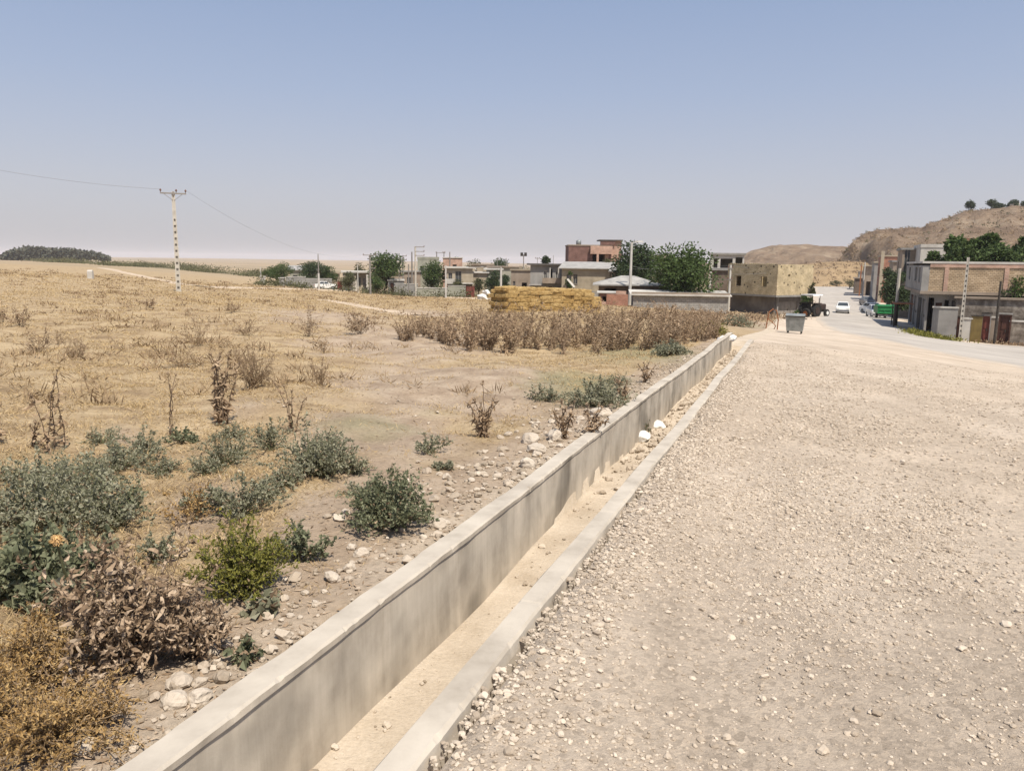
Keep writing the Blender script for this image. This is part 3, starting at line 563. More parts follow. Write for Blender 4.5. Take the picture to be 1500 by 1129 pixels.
for px, py, w in ((300, 985, 14), (318, 968, 12), (425, 903, 13), (400, 905, 12), (447, 870, 13), (440, 905, 10), (512, 838, 11), (475, 868, 11), (333, 990, 12), (350, 1010, 12), (285, 1035, 12), (560, 815, 10), (590, 800, 10), (620, 788, 12), (690, 705, 12), (668, 735, 10), (700, 718, 9), (745, 690, 12), (735, 668, 11), (760, 700, 10), (820, 655, 11), (834, 634, 10), (850, 615, 12), (905, 590, 11)):
    rock(px, py, w, 'small pale stone among the loose stones along the field side of the wall', group='small pale stones along the wall')
# ================================================================== VEGETATION
def unit(v): return v/(np.linalg.norm(v, axis=-1, keepdims=True)+1e-9)
def leaves(so, P, A, L, Wd, fold=.25, roll=None, curl=0):
    """diamond leaves: base P, axis A, length L, half width Wd, folded along the midrib"""
    n = len(P)
    if n == 0: return so
    L = np.broadcast_to(L, (n,))[:, None]; Wd = np.broadcast_to(Wd, (n,))[:, None]
    r = rng.normal(size=(n, 3)) if roll is None else roll
    B = unit(np.cross(A, r)); C = np.cross(A, B)
    m = P+A*L*.5+C*fold*Wd
    v = np.stack([P, m+B*Wd, P+A*L-C*curl*L, m-B*Wd, P+A*L*.5], 1) if False else np.stack([P, P+A*L*.45+B*Wd+C*fold*Wd*2, P+A*L-C*curl*L, P+A*L*.45-B*Wd+C*fold*Wd*2], 1)
    i = np.arange(n)[:, None]*4
    if curl or fold:
        f = np.concatenate([i+np.array([[0, 1, 2]]), i+np.array([[0, 2, 3]])], 0)
    else: f = i+np.array([[0, 1, 2, 3]])
    return so.add(v.reshape(-1, 3), f)
def ribbons(so, P, A, L, Wd, turn=2.2, seg=4):
    """narrow leaves that curl and twist along their length"""
    n = len(P); L = np.broadcast_to(L, (n,)); Wd = np.broadcast_to(Wd, (n,)); A = unit(A); B = unit(np.cross(A, rng.normal(size=(n, 3)))); pt = P.copy(); rows = []
    kt = turn*rng.uniform(.3, 1.3, n)/seg; tw = rng.normal(0, .5, n)
    for i in range(seg+1):
        w = Wd*(.45, 1, .95, .6, .08)[min(i, 4)] if seg == 4 else Wd*(1-i/seg*.9); rows += [pt+B*w[:, None], pt-B*w[:, None]]
        C = np.cross(A, B); A = unit(A*np.cos(kt)[:, None]+C*np.sin(kt)[:, None]); C = np.cross(A, B); B = unit(B*np.cos(tw)[:, None]+C*np.sin(tw)[:, None]); pt = pt+A*(L/seg)[:, None]
    v = np.stack(rows, 1); k = np.arange(n)[:, None]*(2*seg+2); f = np.concatenate([k+np.array([[2*i, 2*i+1, 2*i+3, 2*i+2]]) for i in range(seg)], 0); return so.add(v.reshape(-1, 3), f)
def stems_curved(n, R, H, spread, droop=.2, seg=6):
    """n stems as polylines (n,seg,3) rising from the origin"""
    az = rng.random(n)*2*math.pi; rr = np.sqrt(rng.random(n))*R; hh = H*np.sqrt(np.clip(1-(rr/R)**2*spread, .05, 1))*np.clip(rng.normal(.78, .22, n), .3, 1.2)
    t = np.linspace(0, 1, seg)[None]; bx = rng.normal(0, R*.12, n); by = rng.normal(0, R*.12, n)
    x = bx[:, None]+np.cos(az)[:, None]*rr[:, None]*t**.9; y = by[:, None]+np.sin(az)[:, None]*rr[:, None]*t**.9
    z = hh[:, None]*(t**.85)-droop*rr[:, None]*t**3; P = np.stack([x, y, z], -1)
    P[:, 1:] += rng.normal(0, .02, (n, seg-1, 3))*R; P[..., 2] = np.maximum(P[..., 2], -.01); return P
def thin_tubes(so, PL, r0, r1, k=3):
    n, m, _ = PL.shape; t = np.gradient(PL, axis=1); t = unit(t); ref = np.where(np.abs(t[..., 2:3]) > .9, np.array([1., 0, 0]), np.array([0, 0, 1.]))
    a = unit(np.cross(t, ref)); b = np.cross(t, a); an = np.arange(k)*2*math.pi/k; r = np.linspace(r0, r1, m)[None, :, None, None]
    v = PL[:, :, None]+r*(a[:, :, None]*np.cos(an)[None, None, :, None]+b[:, :, None]*np.sin(an)[None, None, :, None])
    base_ = (np.arange(n)*m*k)[:, None, None]; i = (np.arange(m-1)*k)[None, :, None]; j = np.arange(k)[None, None]; j2 = (j+1) % k
    f = np.stack([base_+i+j, base_+i+j2, base_+i+k+j2, base_+i+k+j], -1).reshape(-1, 4); return so.add(v.reshape(-1, 3), f)
def along(PL, per, tmin=.15):
    n, m, _ = PL.shape; t = (tmin+(1-tmin)*rng.random((n, per)))*(m-1); i = np.minimum(t.astype(int), m-2); fr = (t-i)[..., None]; k = np.arange(n)[:, None]
    P = PL[k, i]*(1-fr)+PL[k, i+1]*fr; T = unit(PL[k, i+1]-PL[k, i]); return P.reshape(-1, 3), T.reshape(-1, 3)
def bush(px, py, w, h, label, leaf='leaf_greygreen', stem='stem_green', ll=.022, lw=.007, dens=1.0, name='green_bush', cat='bush', dry=0, spread=.75, fold=.3, curl=0, nst=None, per=None, out=.8, sub=True, droop=.2, group=None, depth=None):
    p = ground_at(px, py); D = math.hypot(p[0], p[1]); R = w/2*D/F; H = h*D/F*(.87 if 'dry' not in cat else 1)
    # the base pixel marks the near edge of the plant: move the root back
    q = p[:2]*(1+min(R*.75, .6)/D); p = np.array([q[0], q[1], float(gz(q[0], q[1]))])
    root = thing(name, label, cat, p, rng.random()*6, group)
    ns = nst or int(np.clip(55*(R/.35)**1.3, 18, 150)); PL = stems_curved(ns, R, H, spread, droop)
    subs = []
    if sub:    # side twigs
        Q, T = along(PL, 4, .25); d = unit(T*.6+rng.normal(0, .6, T.shape)+np.array([0, 0, .25])); ln = (.12+.18*rng.random(len(Q)))*max(R, H)*.9
        t = np.linspace(0, 1, 4)[None, :, None]; subs = Q[:, None]+d[:, None]*ln[:, None, None]*t; subs[:, 1:] += rng.normal(0, .012, (len(Q), 3, 3))*R*2
    so = Soup(); thin_tubes(so, PL, .003, .001)
    if sub: thin_tubes(so, subs, .0014, .0007)
    so.build('stem', stem, root)
    so = Soup(); pr = per or int(10*dens)
    for PLx, k in ((PL, pr), (subs, max(3, int(pr*.55)))):
        if len(PLx) == 0: continue
        Q, T = along(PLx, k, .2 if PLx is PL else .05); A = unit(T*.35+out*rng.normal(0, .7, T.shape)+np.array([0, 0, .12 if not dry else -.35]))
        s = rng.uniform(.55, 1.25, len(Q)); ribbons(so, Q, A, ll*s, lw*s, 3.0) if dry else leaves(so, Q, A, ll*s, lw*s, fold, curl=curl)
    so.build('foliage', leaf, root)
    if not dry and 'dry' not in cat:     # some withered leaves among the green
        so = Soup(); Q, T = along(PL, max(2, pr//5), .1); A = unit(T*.3+rng.normal(0, .7, T.shape)); leaves(so, Q, A, ll*rng.uniform(.6, 1.3, len(Q)), lw*.9, .5, curl=.3); so.build('withered_foliage', 'leaf_dry', root)
    return root
# --- green and grey green weeds of the foreground
bush(60, 800, 270, 115, 'wide grey green weed clump at the left edge behind the tan flower head', ll=.024, lw=.008, dens=1.5, nst=130)
bush(60, 900, 190, 125, 'dark broad leaved weed clump below the tan flower head beside the dead brown weed', 'leaf_darkgreen', ll=.034, lw=.013, dens=1.1, nst=90)
bush(165, 790, 110, 75, 'grey green weed between the wide left clump and the bare patch', ll=.022, lw=.008, dens=1.2)
bush(110, 735, 170, 55, 'low grey green weed mat at the back of the left clump', ll=.02, lw=.007, dens=1.4)
bush(180, 705, 130, 40, 'flat grey green weed spreading over bare soil behind the left clump', ll=.02, lw=.007, dens=1.2)
bush(216, 668, 66, 42, 'small round green weed behind the flat grey green mat', ll=.018, lw=.007, dens=1.2)
bush(270, 652, 46, 26, 'tiny dark green weed beside a pair of dry stalks', 'leaf_darkgreen', ll=.025, lw=.010, dens=1)
bush(330, 690, 120, 60, 'sparse grey green weed behind the yellow green bush', ll=.02, lw=.007, dens=.9)
bush(352, 770, 140, 80, 'grey green weed growing up behind the yellow green bush', ll=.02, lw=.007, dens=1.2)
bush(175, 770, 80, 60, 'small dusty green weed between stones left of the orange dry plant', 'leaf_darkgreen', ll=.025, lw=.009, dens=1.0)
bush(468, 708, 150, 92, 'large grey green bush with dry stalks rising behind it', ll=.022, lw=.007, dens=1.3, nst=95)
bush(395, 670, 90, 55, 'thin grey green weed at the left side of the large bush', ll=.02, lw=.007, dens=.8)
bush(572, 792, 150, 112, 'dense dark green bush alone on bare soil near the wall', 'leaf_darkgreen', ll=.022, lw=.007, dens=1.6, nst=100)
bush(538, 730, 70, 40, 'low green shoot at the back of the dense dark green bush', 'leaf_greygreen', ll=.02, lw=.007, dens=1)
bush(630, 668, 66, 38, 'small grey green weed alone on bare soil', ll=.022, lw=.008, dens=1)
bush(440, 835, 90, 70, 'bluish green weed at the right side of the yellow green bush', 'leaf_darkgreen', ll=.024, lw=.009, dens=1.3)
bush(358, 895, 150, 135, 'bright yellow green feathery bush in the foreground', 'leaf_yellowgreen', 'stem_green', ll=.019, lw=.0045, dens=2.2, nst=95, name='yellow_green_bush')
bush(358, 978, 40, 44, 'leafy green seedling beside the wall near the large white stone', 'leaf_darkgreen', ll=.035, lw=.013, dens=.8, nst=20, sub=False, name='green_seedling', cat='plant')
bush(385, 906, 56, 34, 'grey green round leaved seedling under the yellow green bush', 'leaf_greygreen', ll=.04, lw=.018, dens=.7, nst=20, sub=False, name='green_seedling', cat='plant')
bush(872, 602, 120, 50, 'spreading light green weed beside the far part of the wall', 'leaf_greygreen', ll=.03, lw=.009, dens=1.5)
bush(800, 590, 60, 34, 'faint grey green weed left of the spreading weed by the wall', ll=.03, lw=.009, dens=.9)
bush(985, 522, 60, 22, 'green weed strip next to the wall in front of the dead thistles', ll=.05, lw=.016, dens=1)
bush(1040, 490, 60, 18, 'yellowish green grass clump at the end of the wall', 'leaf_yellowgreen', ll=.07, lw=.012, dens=1)
bush(1078, 478, 50, 18, 'dull green grass clump below the grey base of the brick house', 'leaf_greygreen', ll=.09, lw=.02, dens=1)
bush(940, 640, 36, 26, 'green sprig sprouting from rubble inside the channel', 'leaf_greygreen', ll=.03, lw=.01, dens=.6, sub=False, nst=16, name='green_seedling', cat='plant')
for k, (px, py, w, h, tx) in enumerate(((20, 720, 110, 40, 'low wispy weed at the left edge below the short dry stalk'), (150, 640+15, 70, 30, 'wispy weed just right of the tall thin thistle pair'), (300, 700, 70, 34, 'wispy weed between the flat mat and the sparse weed'), (240, 700, 60, 26, 'thin creeping weed on the bare gap between green mats'), (420, 720, 80, 40, 'wispy weed touching the left foot of the large grey green bush'), (390, 740, 70, 36, 'creeping weed below the wispy one left of the large bush'), (520, 700, 60, 34, 'wispy shoot off the right side of the large grey green bush'), (300, 755, 70, 40, 'grey weed behind the orange brown dry plant'), (130, 840, 90, 60, 'wispy grey weed right behind the tan flower head'), (230, 830, 70, 50, 'thin grey weed behind the dead brown weed'), (480, 660, 60, 30, 'small wispy weed behind the large grey green bush'), (340, 645, 60, 24, 'faint weed in front of the purple brown thistle cluster'), (650, 690, 40, 16, 'tiny creeping weed in front of the small lone weed'), (905, 565, 60, 20, 'faint green weed in front of the thistle thicket near the wall'))):
    bush(px, py, w, h, tx, ll=.02, lw=.0062, dens=.6, nst=34, droop=.35)
# --- dry plants of the foreground
bush(190, 1010, 220, 190, 'big dead brown weed with curled leaves in the foreground', 'leaf_brown', 'stem_brown', ll=.05, lw=.0058, dens=1.0, nst=85, name='dead_weed', cat='dry plant', dry=1, spread=.5, out=1)
bush(285, 980, 120, 110, 'dead brown weed leaning towards the large white stone', 'leaf_brown', 'stem_brown', ll=.045, lw=.005, dens=.9, nst=45, name='dead_weed', cat='dry plant', dry=1)
bush(55, 1035, 200, 110, 'golden brown dry mat of fine twigs at the left picture edge', 'leaf_gold', 'twig_tan', ll=.016, lw=.0035, dens=1.6, nst=110, name='dry_mat', cat='dry plant', droop=.5)
bush(95, 1150, 260, 120, 'golden orange dry mat of fine twigs at the bottom left corner', 'leaf_gold', 'twig_tan', ll=.015, lw=.0032, dens=1.7, nst=120, name='dry_mat', cat='dry plant', droop=.5)
bush(-20, 1110, 160, 110, 'golden dry mat of twigs cut by the left edge near the bottom corner', 'leaf_gold', 'twig_tan', ll=.015, lw=.0032, dens=1.6, nst=90, name='dry_mat', cat='dry plant', droop=.5)
bush(278, 772, 80, 62, 'orange brown dry plant between green weeds', 'leaf_gold', 'twig_tan', ll=.018, lw=.005, dens=1.3, name='dry_shrub', cat='dry plant')
bush(372, 572, 68, 68, 'round tan twiggy bush standing alone on straw', 'leaf_dry', 'twig_tan', ll=.022, lw=.005, dens=.9, nst=80, name='dry_shrub', cat='dry plant', spread=.6)
bush(470, 566, 34, 42, 'small tan twig plant right of the round twiggy bush', 'leaf_dry', 'twig_tan', ll=.022, lw=.005, dens=.7, nst=22, name='dry_shrub', cat='dry plant')
bush(292, 512, 66, 44, 'fan shaped dry shrub on straw left of the middle', 'leaf_dry', 'twig_tan', ll=.03, lw=.007, dens=.7, nst=32, name='dry_shrub', cat='dry plant')
bush(265, 542, 60, 44, 'dry shrub leaning left in front of the fan shaped one', 'leaf_dry', 'twig_tan', ll=.03, lw=.007, dens=.7, nst=26, name='dry_shrub', cat='dry plant')
bush(57, 517, 44, 40, 'dark brown dry shrub near the left picture edge', 'leaf_purplebrown', 'stem_brown', ll=.035, lw=.009, dens=.7, nst=24, name='dry_shrub', cat='dry plant')
bush(30, 480, 36, 26, 'brown dry shrub far left behind the dark one', 'leaf_purplebrown', 'stem_brown', ll=.05, lw=.013, dens=.7, nst=24, name='dry_shrub', cat='dry plant')
bush(4, 474, 20, 26, 'thin brown dry shrub cut by the left picture edge', 'leaf_purplebrown', 'stem_brown', ll=.05, lw=.013, dens=.6, nst=14, name='dry_shrub', cat='dry plant')
bush(115, 527, 52, 34, 'pale twiggy shrub just right of the dark brown one', 'leaf_dry', 'twig_tan', ll=.03, lw=.006, dens=.6, nst=26, name='dry_shrub', cat='dry plant')
bush(85, 508, 36, 28, 'faint pale shrub behind the pale twiggy one', 'leaf_dry', 'twig_tan', ll=.03, lw=.006, dens=.5, nst=16, name='dry_shrub', cat='dry plant')
bush(360, 493, 44, 26, 'low pale dry tuft right of the fan shaped shrub', 'leaf_dry', 'twig_tan', ll=.04, lw=.008, dens=.7, nst=30, name='dry_shrub', cat='dry plant')
bush(452, 496, 52, 46, 'upswept brown dry shrub in the middle of the field', 'leaf_purplebrown', 'stem_brown', ll=.045, lw=.01, dens=.6, nst=26, name='dry_shrub', cat='dry plant')
bush(527, 490, 60, 36, 'wide brown dry clump left of the thistle thicket', 'leaf_purplebrown', 'stem_brown', ll=.05, lw=.012, dens=.8, nst=50, name='dry_shrub', cat='dry plant')
bush(340, 460, 24, 16, 'small distant dry tuft below the utility pole', 'leaf_dry', 'twig_tan', ll=.06, lw=.014, dens=.5, nst=16, name='dry_shrub', cat='dry plant')
bush(218, 452, 16, 16, 'tiny distant dry tuft left of the utility pole', 'leaf_purplebrown', 'stem_brown', ll=.07, lw=.016, dens=.5, nst=12, name='dry_shrub', cat='dry plant')
bush(474, 518, 12, 22, 'single thin dry sprig beyond the small tan twig plant', 'leaf_dry', 'twig_tan', ll=.03, lw=.007, dens=.5, nst=7, name='dry_shrub', cat='dry plant')
# --- thistles
def thistle(root, H, nst, heads=True, leafL=.09, dens=9, lean=.22, lowleaf=True, sizes=1.0, lm='leaf_purplebrown'):
    az = rng.random(nst)*6.28; ln = np.abs(rng.normal(lean, .1, nst))*H; hh = H*rng.uniform(.6, 1.05, nst); hh[0] = H
    t = np.linspace(0, 1, 7)[None]; b = rng.normal(0, .05*H, (nst, 2))
    PL = np.stack([b[:, :1]+np.cos(az)[:, None]*ln[:, None]*t**1.5, b[:, 1:]+np.sin(az)[:, None]*ln[:, None]*t**1.5, hh[:, None]*t], -1)
    PL[:, 1:] += rng.normal(0, .012*H, (nst, 6, 3)); so = Soup(); thin_tubes(so, PL, .005*sizes, .0025*sizes, 4)
    Q, T = along(PL, 2, .5); d = unit(T+rng.normal(0, .55, T.shape)); L_ = rng.uniform(.06, .15, len(Q))*H
    SB = Q[:, None]+d[:, None]*L_[:, None, None]*np.linspace(0, 1, 4)[None, :, None]; SB[:, 2:, 2] += .02*H; thin_tubes(so, SB, .0025*sizes, .0014*sizes, 3)
    heads_ = []; tips = np.concatenate([PL[:, -1], SB[:, -1]])
    if heads:
        for tp in tips[:max(3, nst)]:
            hd = Soup(); hd.ball(tp, .011*sizes*rng.uniform(.7, 1.2), 7); heads_.append(hd)
            A = unit(rng.normal(size=(14, 3))*[1, 1, .5]+[0, 0, .7]); leaves(hd, np.repeat(tp[None], 14, 0), A, .022*sizes, .003*sizes, 0)
    lf = Soup()
    Q, T = along(PL, dens, .04); Q = Q[rng.random(len(Q)) < 1-.55*Q[:, 2]/H]; A = unit(rng.normal(0, 1, Q.shape)*[1, 1, .4]+[0, 0, -.45]); s = rng.uniform(.5, 1.2, len(Q))
    ribbons(lf, Q, A, leafL*s, leafL*.15*s, 2.2, 3)
    return so, lf, heads_
def thistle_plant(px, py, hpx, label, nst=4, w=1.0, group=None, **k):
    k['leafL'] = k.get('leafL', .09)*1.35; k['dens'] = int(k.get('dens', 9)*3.2)
    p = ground_at(px, py); D = math.hypot(p[0], p[1]); H = hpx*D/F; root = thing('dry_thistle', label, 'thistle', p, rng.random()*6, group)
    so, lf, hd = thistle(root, H, nst, **k); so.build('stem', 'stem_brown', root); lf.v and lf.build('foliage', k.get('lm', 'leaf_purplebrown'), root)
    for h_ in hd: h_.build('flower_head', 'leaf_dry', root)
    return root
thistle_plant(80, 660, 105, 'tall thin pair of dry thistle stalks behind the left green weeds', 4, leafL=.07, dens=8, lean=.12)
thistle_plant(252, 636, 82, 'pair of thin pale dry stalks with round heads beside the tiny dark weed', 3, leafL=.04, dens=6, lean=.12)
thistle_plant(328, 622, 98, 'dark purple brown cluster of dry thistle stalks in the middle of the field', 9, leafL=.075, dens=14, lean=.2)
thistle_plant(322, 620, 95, 'single tall pale dry stalk rising out of the purple brown thistle cluster', 2, leafL=.03, dens=3, lean=.05)
thistle_plant(428, 632, 70, 'dry stalks with round heads rising behind the large grey green bush', 5, leafL=.05, dens=8, lean=.25)
thistle_plant(706, 640, 56, 'dark reddish dry weed cluster on bare soil left of the rubble heap', 9, leafL=.06, dens=14, lean=.3)
thistle_plant(712, 622, 62, 'one very thin dry stalk standing above the reddish weed cluster', 1, leafL=.02, dens=2, lean=.05)
thistle_plant(825, 642, 56, 'grey brown dry weed with upright stalks behind the rubble heap by the wall', 6, leafL=.055, dens=12, lean=.25)
thistle_plant(862, 640, 46, 'grey brown bent dry weed right of the rubble heap, touching the wall', 6, leafL=.055, dens=12, lean=.4)
thistle_plant(912, 590, 40, 'brown dry weed standing right of the spreading light green weed', 6, leafL=.06, dens=12, lean=.3)
thistle_plant(2, 650, 60, 'dry brown stalk cut by the left picture edge', 3, leafL=.06, dens=8)
thistle_plant(50, 655, 34, 'short dry stalk left of the tall thin thistle pair', 3, leafL=.05, dens=6)
thistle_plant(945, 560, 34, 'small dry weed beside the wall in front of the thistle thicket', 5, leafL=.06, dens=10, lean=.3)
# the thistle with the golden seed head in the foreground
p = ground_at(115, 905); D = math.hypot(p[0], p[1]); root = thing('flowering_thistle', 'single thistle stalk with large golden tan flower head above the left weeds', 'thistle', p)
top = at(84, 796, p[1]-.12)-p; so = Soup(); pts = np.array([[0, 0, 0], top*[.3, .3, .35], top*[.75, .75, .7], top]); so.tube(pts, [.007, .006, .0055, .005], 6); so.build('stem', 'stem_green', root)
hd = Soup(); ax = unit(top-pts[2]); hd.ball(top+ax*.012, [.017, .017, .02], 12); nb = 220; A = unit(rng.normal(size=(nb, 3))+ax*.8); leaves(hd, np.repeat((top+ax*.012)[None], nb, 0), A, .024+.007*rng.random(nb), .0026, .1); hd.build('flower_head', 'flower_tan', root)
lf = Soup(); A = unit(rng.normal(size=(20, 3))*[1, 1, .3]); leaves(lf, np.repeat(pts[1:2], 20, 0)*rng.random((20, 1))*1.4, A, .10, .022, .4, curl=.3); lf.build('foliage', 'leaf_greygreen', root)
# thicket of dead thistles before the straw stack: copies of eight prototypes
protos = []
for k in range(8):
    o = Soup(); st, lf, hd = thistle(None, 1.0, 6+k % 4, heads=True, leafL=.15, dens=17+k % 3*4, lean=.4, sizes=1.5)
    me = Soup(); me.v, me.f, me.n = [], [], 0
    for q in [st, lf]+hd:
        if q.v: me.f += [f+me.n for f in q.f]; me.v += q.v; me.n += q.n
    protos.append(me.mesh('dead_thistle'))
    protos[-1].materials.append(MT['leaf_purplebrown'] if k % 2 else MT['leaf_dry'])
cnt = 0
def put_thistle(px, py, hp, label, group):
    global cnt
    p = ground_at(px, py); H = hp*math.hypot(p[0], p[1])/F; o = bpy.data.objects.new('dead_thistle', protos[cnt % 8]); cnt += 1; COL.objects.link(o)
    o.location = p; o.rotation_euler.z = rng.random()*6.28; o.scale = (H*rng.uniform(.9, 1.4),)*2+(H,); tag(o, label, 'thistle', group)
tries = 0
while cnt < 280:
    px = rng.uniform(585, 1055); t = rng.random(); lo = np.interp(px, [585, 650, 900, 1000, 1055], [490, 484, 474, 472, 478]); hi = np.interp(px, [585, 640, 700, 860, 960, 1055], [500, 503, 518, 523, 512, 496])
    if px < 650 and rng.random() < .3: continue
    if .5+.3*math.sin(px*.045)+.3*math.sin(px*.11+py*.2) < rng.random()*.3-(px < 660): continue
    py = lo+(hi-lo)*t
    put_thistle(px, py, np.clip(rng.lognormal(-.12, .28), .4, 1.35)*np.interp(py, [472, 518], [26, 44])*np.interp(px, [585, 660, 960, 1055], [.75, 1, .95, .8]), 'dead brown thistle in the dense thicket between the straw stack and the bare field', 'dead thistles of the thicket')
n0 = cnt
for k in range(16):
    px = rng.uniform(880, 1010); py = rng.uniform(462, 473); put_thistle(px, py, rng.uniform(16, 26), 'tall grey brown dead weed at the foot of the long grey block wall', 'dead weeds under the block wall')
# --- scattered straw tufts over the field (nobody could count them)
so = Soup(); N_ = 42000
dd = np.exp(rng.uniform(math.log(2.2), math.log(135), N_)); az = rng.uniform(-.72, .52, N_); x = dd*np.sin(az); y = dd*np.cos(az); s, l = sl(x, y)
bare_ = bare(x, y); k = (l < L_WL-.12) & (rng.random(N_) < (1.0-.93*np.clip(bare_*1.25, 0, 1))*np.clip(.25+lump(x, y, .8)*1.1, 0.05, 1)) & (np.hypot(x, y) < 135)
k &= ~((l > L_WL-.8) & (s < 12) & (rng.random(N_) < .7)) & ((s < S_END+6) | (l < -8)); x, y, dd = x[k], y[k], dd[k]
nb = 11; n_ = len(x); P = np.repeat(np.stack([x, y, gz(x, y)], 1), nb, 0); dr = np.repeat(dd, nb); spr = (.02+.0045*dr)
P[:, :2] += rng.normal(0, 1, (len(P), 2))*spr[:, None]; P[:, 2] = gz(P[:, 0], P[:, 1])-.004
A = unit(rng.normal(0, .75, P.shape)*[1, 1, .25]+[0, 0, .5]); Ln = rng.uniform(.02, .065, len(P))*(1+.025*dr); leaves(so, P, A, Ln, .0006+.0003*dr, 0)
tag(so.build('dry_grass', 'dry_grass'), kind='stuff'); print('grass', len(P))
so = Soup(); N_ = 2600; dd = np.exp(rng.uniform(math.log(9), math.log(150), N_)); az = rng.uniform(-.68, .16, N_); x = dd*np.sin(az); y = dd*np.cos(az); s, l = sl(x, y)
k = (l < L_WL-1.5) & (rng.random(N_) < np.clip(lump(x, y, .35)*1.2-.35+.5*sstep(70, 120, dd), 0, 1)) & (rng.random(N_) < 1-.8*np.clip(bare(x, y), 0, 1)); x, y, dd = x[k], y[k], dd[k]; nb = 16
P = np.repeat(np.stack([x, y, gz(x, y)], 1), nb, 0); dr = np.repeat(dd, nb); P[:, :2] += rng.normal(0, 1, (len(P), 2))*(.05+.003*dr)[:, None]; P[:, 2] = gz(P[:, 0], P[:, 1])
A = unit(rng.normal(0, .6, P.shape)*[1, 1, .3]+[0, 0, .6]); leaves(so, P, A, rng.uniform(.08, .30, len(P))*(.7+.006*dr), .003+.00042*dr, .1); tag(so.build('dry_weeds', 'twig_tan'), kind='stuff')
# litter of dead leaves and twigs under the weeds
so = Soup(); N_ = 9000; dd = np.exp(rng.uniform(math.log(2), math.log(12), N_)); az = rng.uniform(-.72, .35, N_); x = dd*np.sin(az); y = dd*np.cos(az); s, l = sl(x, y); k = (l < L_WL-.05); x, y = x[k], y[k]
P = np.stack([x, y, gz(x, y)+.006], 1); A = unit(rng.normal(0, 1, P.shape)*[1, 1, .12]); leaves(so, P, A, rng.uniform(.012, .06, len(P)), rng.uniform(.0015, .007, len(P)), .3, roll=np.tile([0, 0, 1.], (len(P), 1))+rng.normal(0, .3, P.shape))
tag(so.build('leaf_litter', 'leaf_brown'), kind='stuff')
# --- trees
def tree(px, ytop, wpx, d, label, leaf='tree_leaf_dark', seed=1, trunk_h=.22, nleaf=4200, lobes=20, name='tree', base_py=None, squat=1.0, group=None, ls=None, p=None, gap=.0):
    if p is None: p = stand(px, d)
    H = float(at(px, ytop, p[1])[2]-p[2]); Wd = wpx*d/F; r = np.random.default_rng(seed)
    root = thing(name, label, 'tree', p, 0, group); so = Soup(); tr = max(.09, H*.026)
    ctr = np.array([0, 0, H*(trunk_h+(1-trunk_h)*.5)]); rad = np.array([Wd/2, Wd/2, H*(1-trunk_h)*.5])
    u = unit(r.normal(size=(lobes, 3))); rr = r.random(lobes)[:, None]**.45; C = ctr+u*rr*rad*.70; C[0] = ctr
    C[:, 2] = np.clip(C[:, 2], H*trunk_h+.1*H, H*.9); LR = np.minimum(rad.min()*r.uniform(.28, .5, lobes), H*.25); LR[0] = rad.min()*.55
    j = np.array([[0, 0, -.3], [r.normal(0, .03)*H, 0, H*trunk_h*.6], [r.normal(0, .04)*H, r.normal(0, .03)*H, H*trunk_h*1.2], [0, 0, H*.62]])
    so.tube(j, [tr*1.35, tr, tr*.75, tr*.35], 8)
    for c in C[1:12]: so.tube([j[2]*.8+[0, 0, -.02*H], (j[2]+c)/2+[0, 0, .05*H], c], [tr*.55, tr*.32, tr*.1], 5)
    so.build('trunk', 'bark', root, smooth=True)
    w = LR**2; w = w/w.sum(); li = r.choice(lobes, nleaf, p=w); v = unit(r.normal(size=(nleaf, 3))); q = r.random(nleaf)[:, None]**.4*(1+r.normal(0, .10, (nleaf, 1)))
    P = C[li]+v*q*LR[li][:, None]*[1, 1, .82]; P[:, 2] = np.minimum(P[:, 2], H*1.0+r.normal(0, .02*H, nleaf)); P = P[P[:, 2] > .03*H]
    zt, zb = np.percentile(P[:, 2], 99.3), np.percentile(P[:, 2], 1); P[:, 2] = zb+(P[:, 2]-zb)*(H-zb)/(zt-zb); P[:, :2] *= Wd*.47/np.percentile(np.abs(P[:, :2]), 97)
    A = unit(v[:len(P)]*.6+r.normal(0, .7, P.shape)+[0, 0, -.15]); L_ = (ls or max(.25, H*.052))*r.uniform(.6, 1.25, len(P)); so = Soup(); leaves(so, P, A, L_, L_*.30, .25); so.build('crown', leaf, root); return root
# ================================================================== BUILDINGS
def panel(so, o, xd, nd, W, H, t, ops, z0=-.8):
    """wall face of W x H from corner o along xd, outward normal nd, openings as (x0,x1,z0,z1) with reveals of depth t"""
    o = np.asarray(o, float); xd = np.asarray(xd, float); nd = np.asarray(nd, float); up = np.array([0, 0, 1.])
    xs = sorted({0, W, *[v for p in ops for v in p[:2]]}); zs = sorted({z0, H, *[v for p in ops for v in p[2:4]]})
    pt = lambda x, z, y=0: o+xd*x+up*z-nd*y
    for i in range(len(xs)-1):
        for j in range(len(zs)-1):
            mx, mz = (xs[i]+xs[i+1])/2, (zs[j]+zs[j+1])/2
            if any(p[0] < mx < p[1] and p[2] < mz < p[3] for p in ops): continue
            so.quad(pt(xs[i], zs[j]), pt(xs[i+1], zs[j]), pt(xs[i+1], zs[j+1]), pt(xs[i], zs[j+1]))
    for x0, x1, a, b in [p[:4] for p in ops]:
        so.quad(pt(x0, a), pt(x0, a, t), pt(x0, b, t), pt(x0, b)); so.quad(pt(x1, a, t), pt(x1, a), pt(x1, b), pt(x1, b, t))
        so.quad(pt(x0, b), pt(x0, b, t), pt(x1, b, t), pt(x1, b)); so.quad(pt(x0, a, t), pt(x0, a), pt(x1, a), pt(x1, a, t))
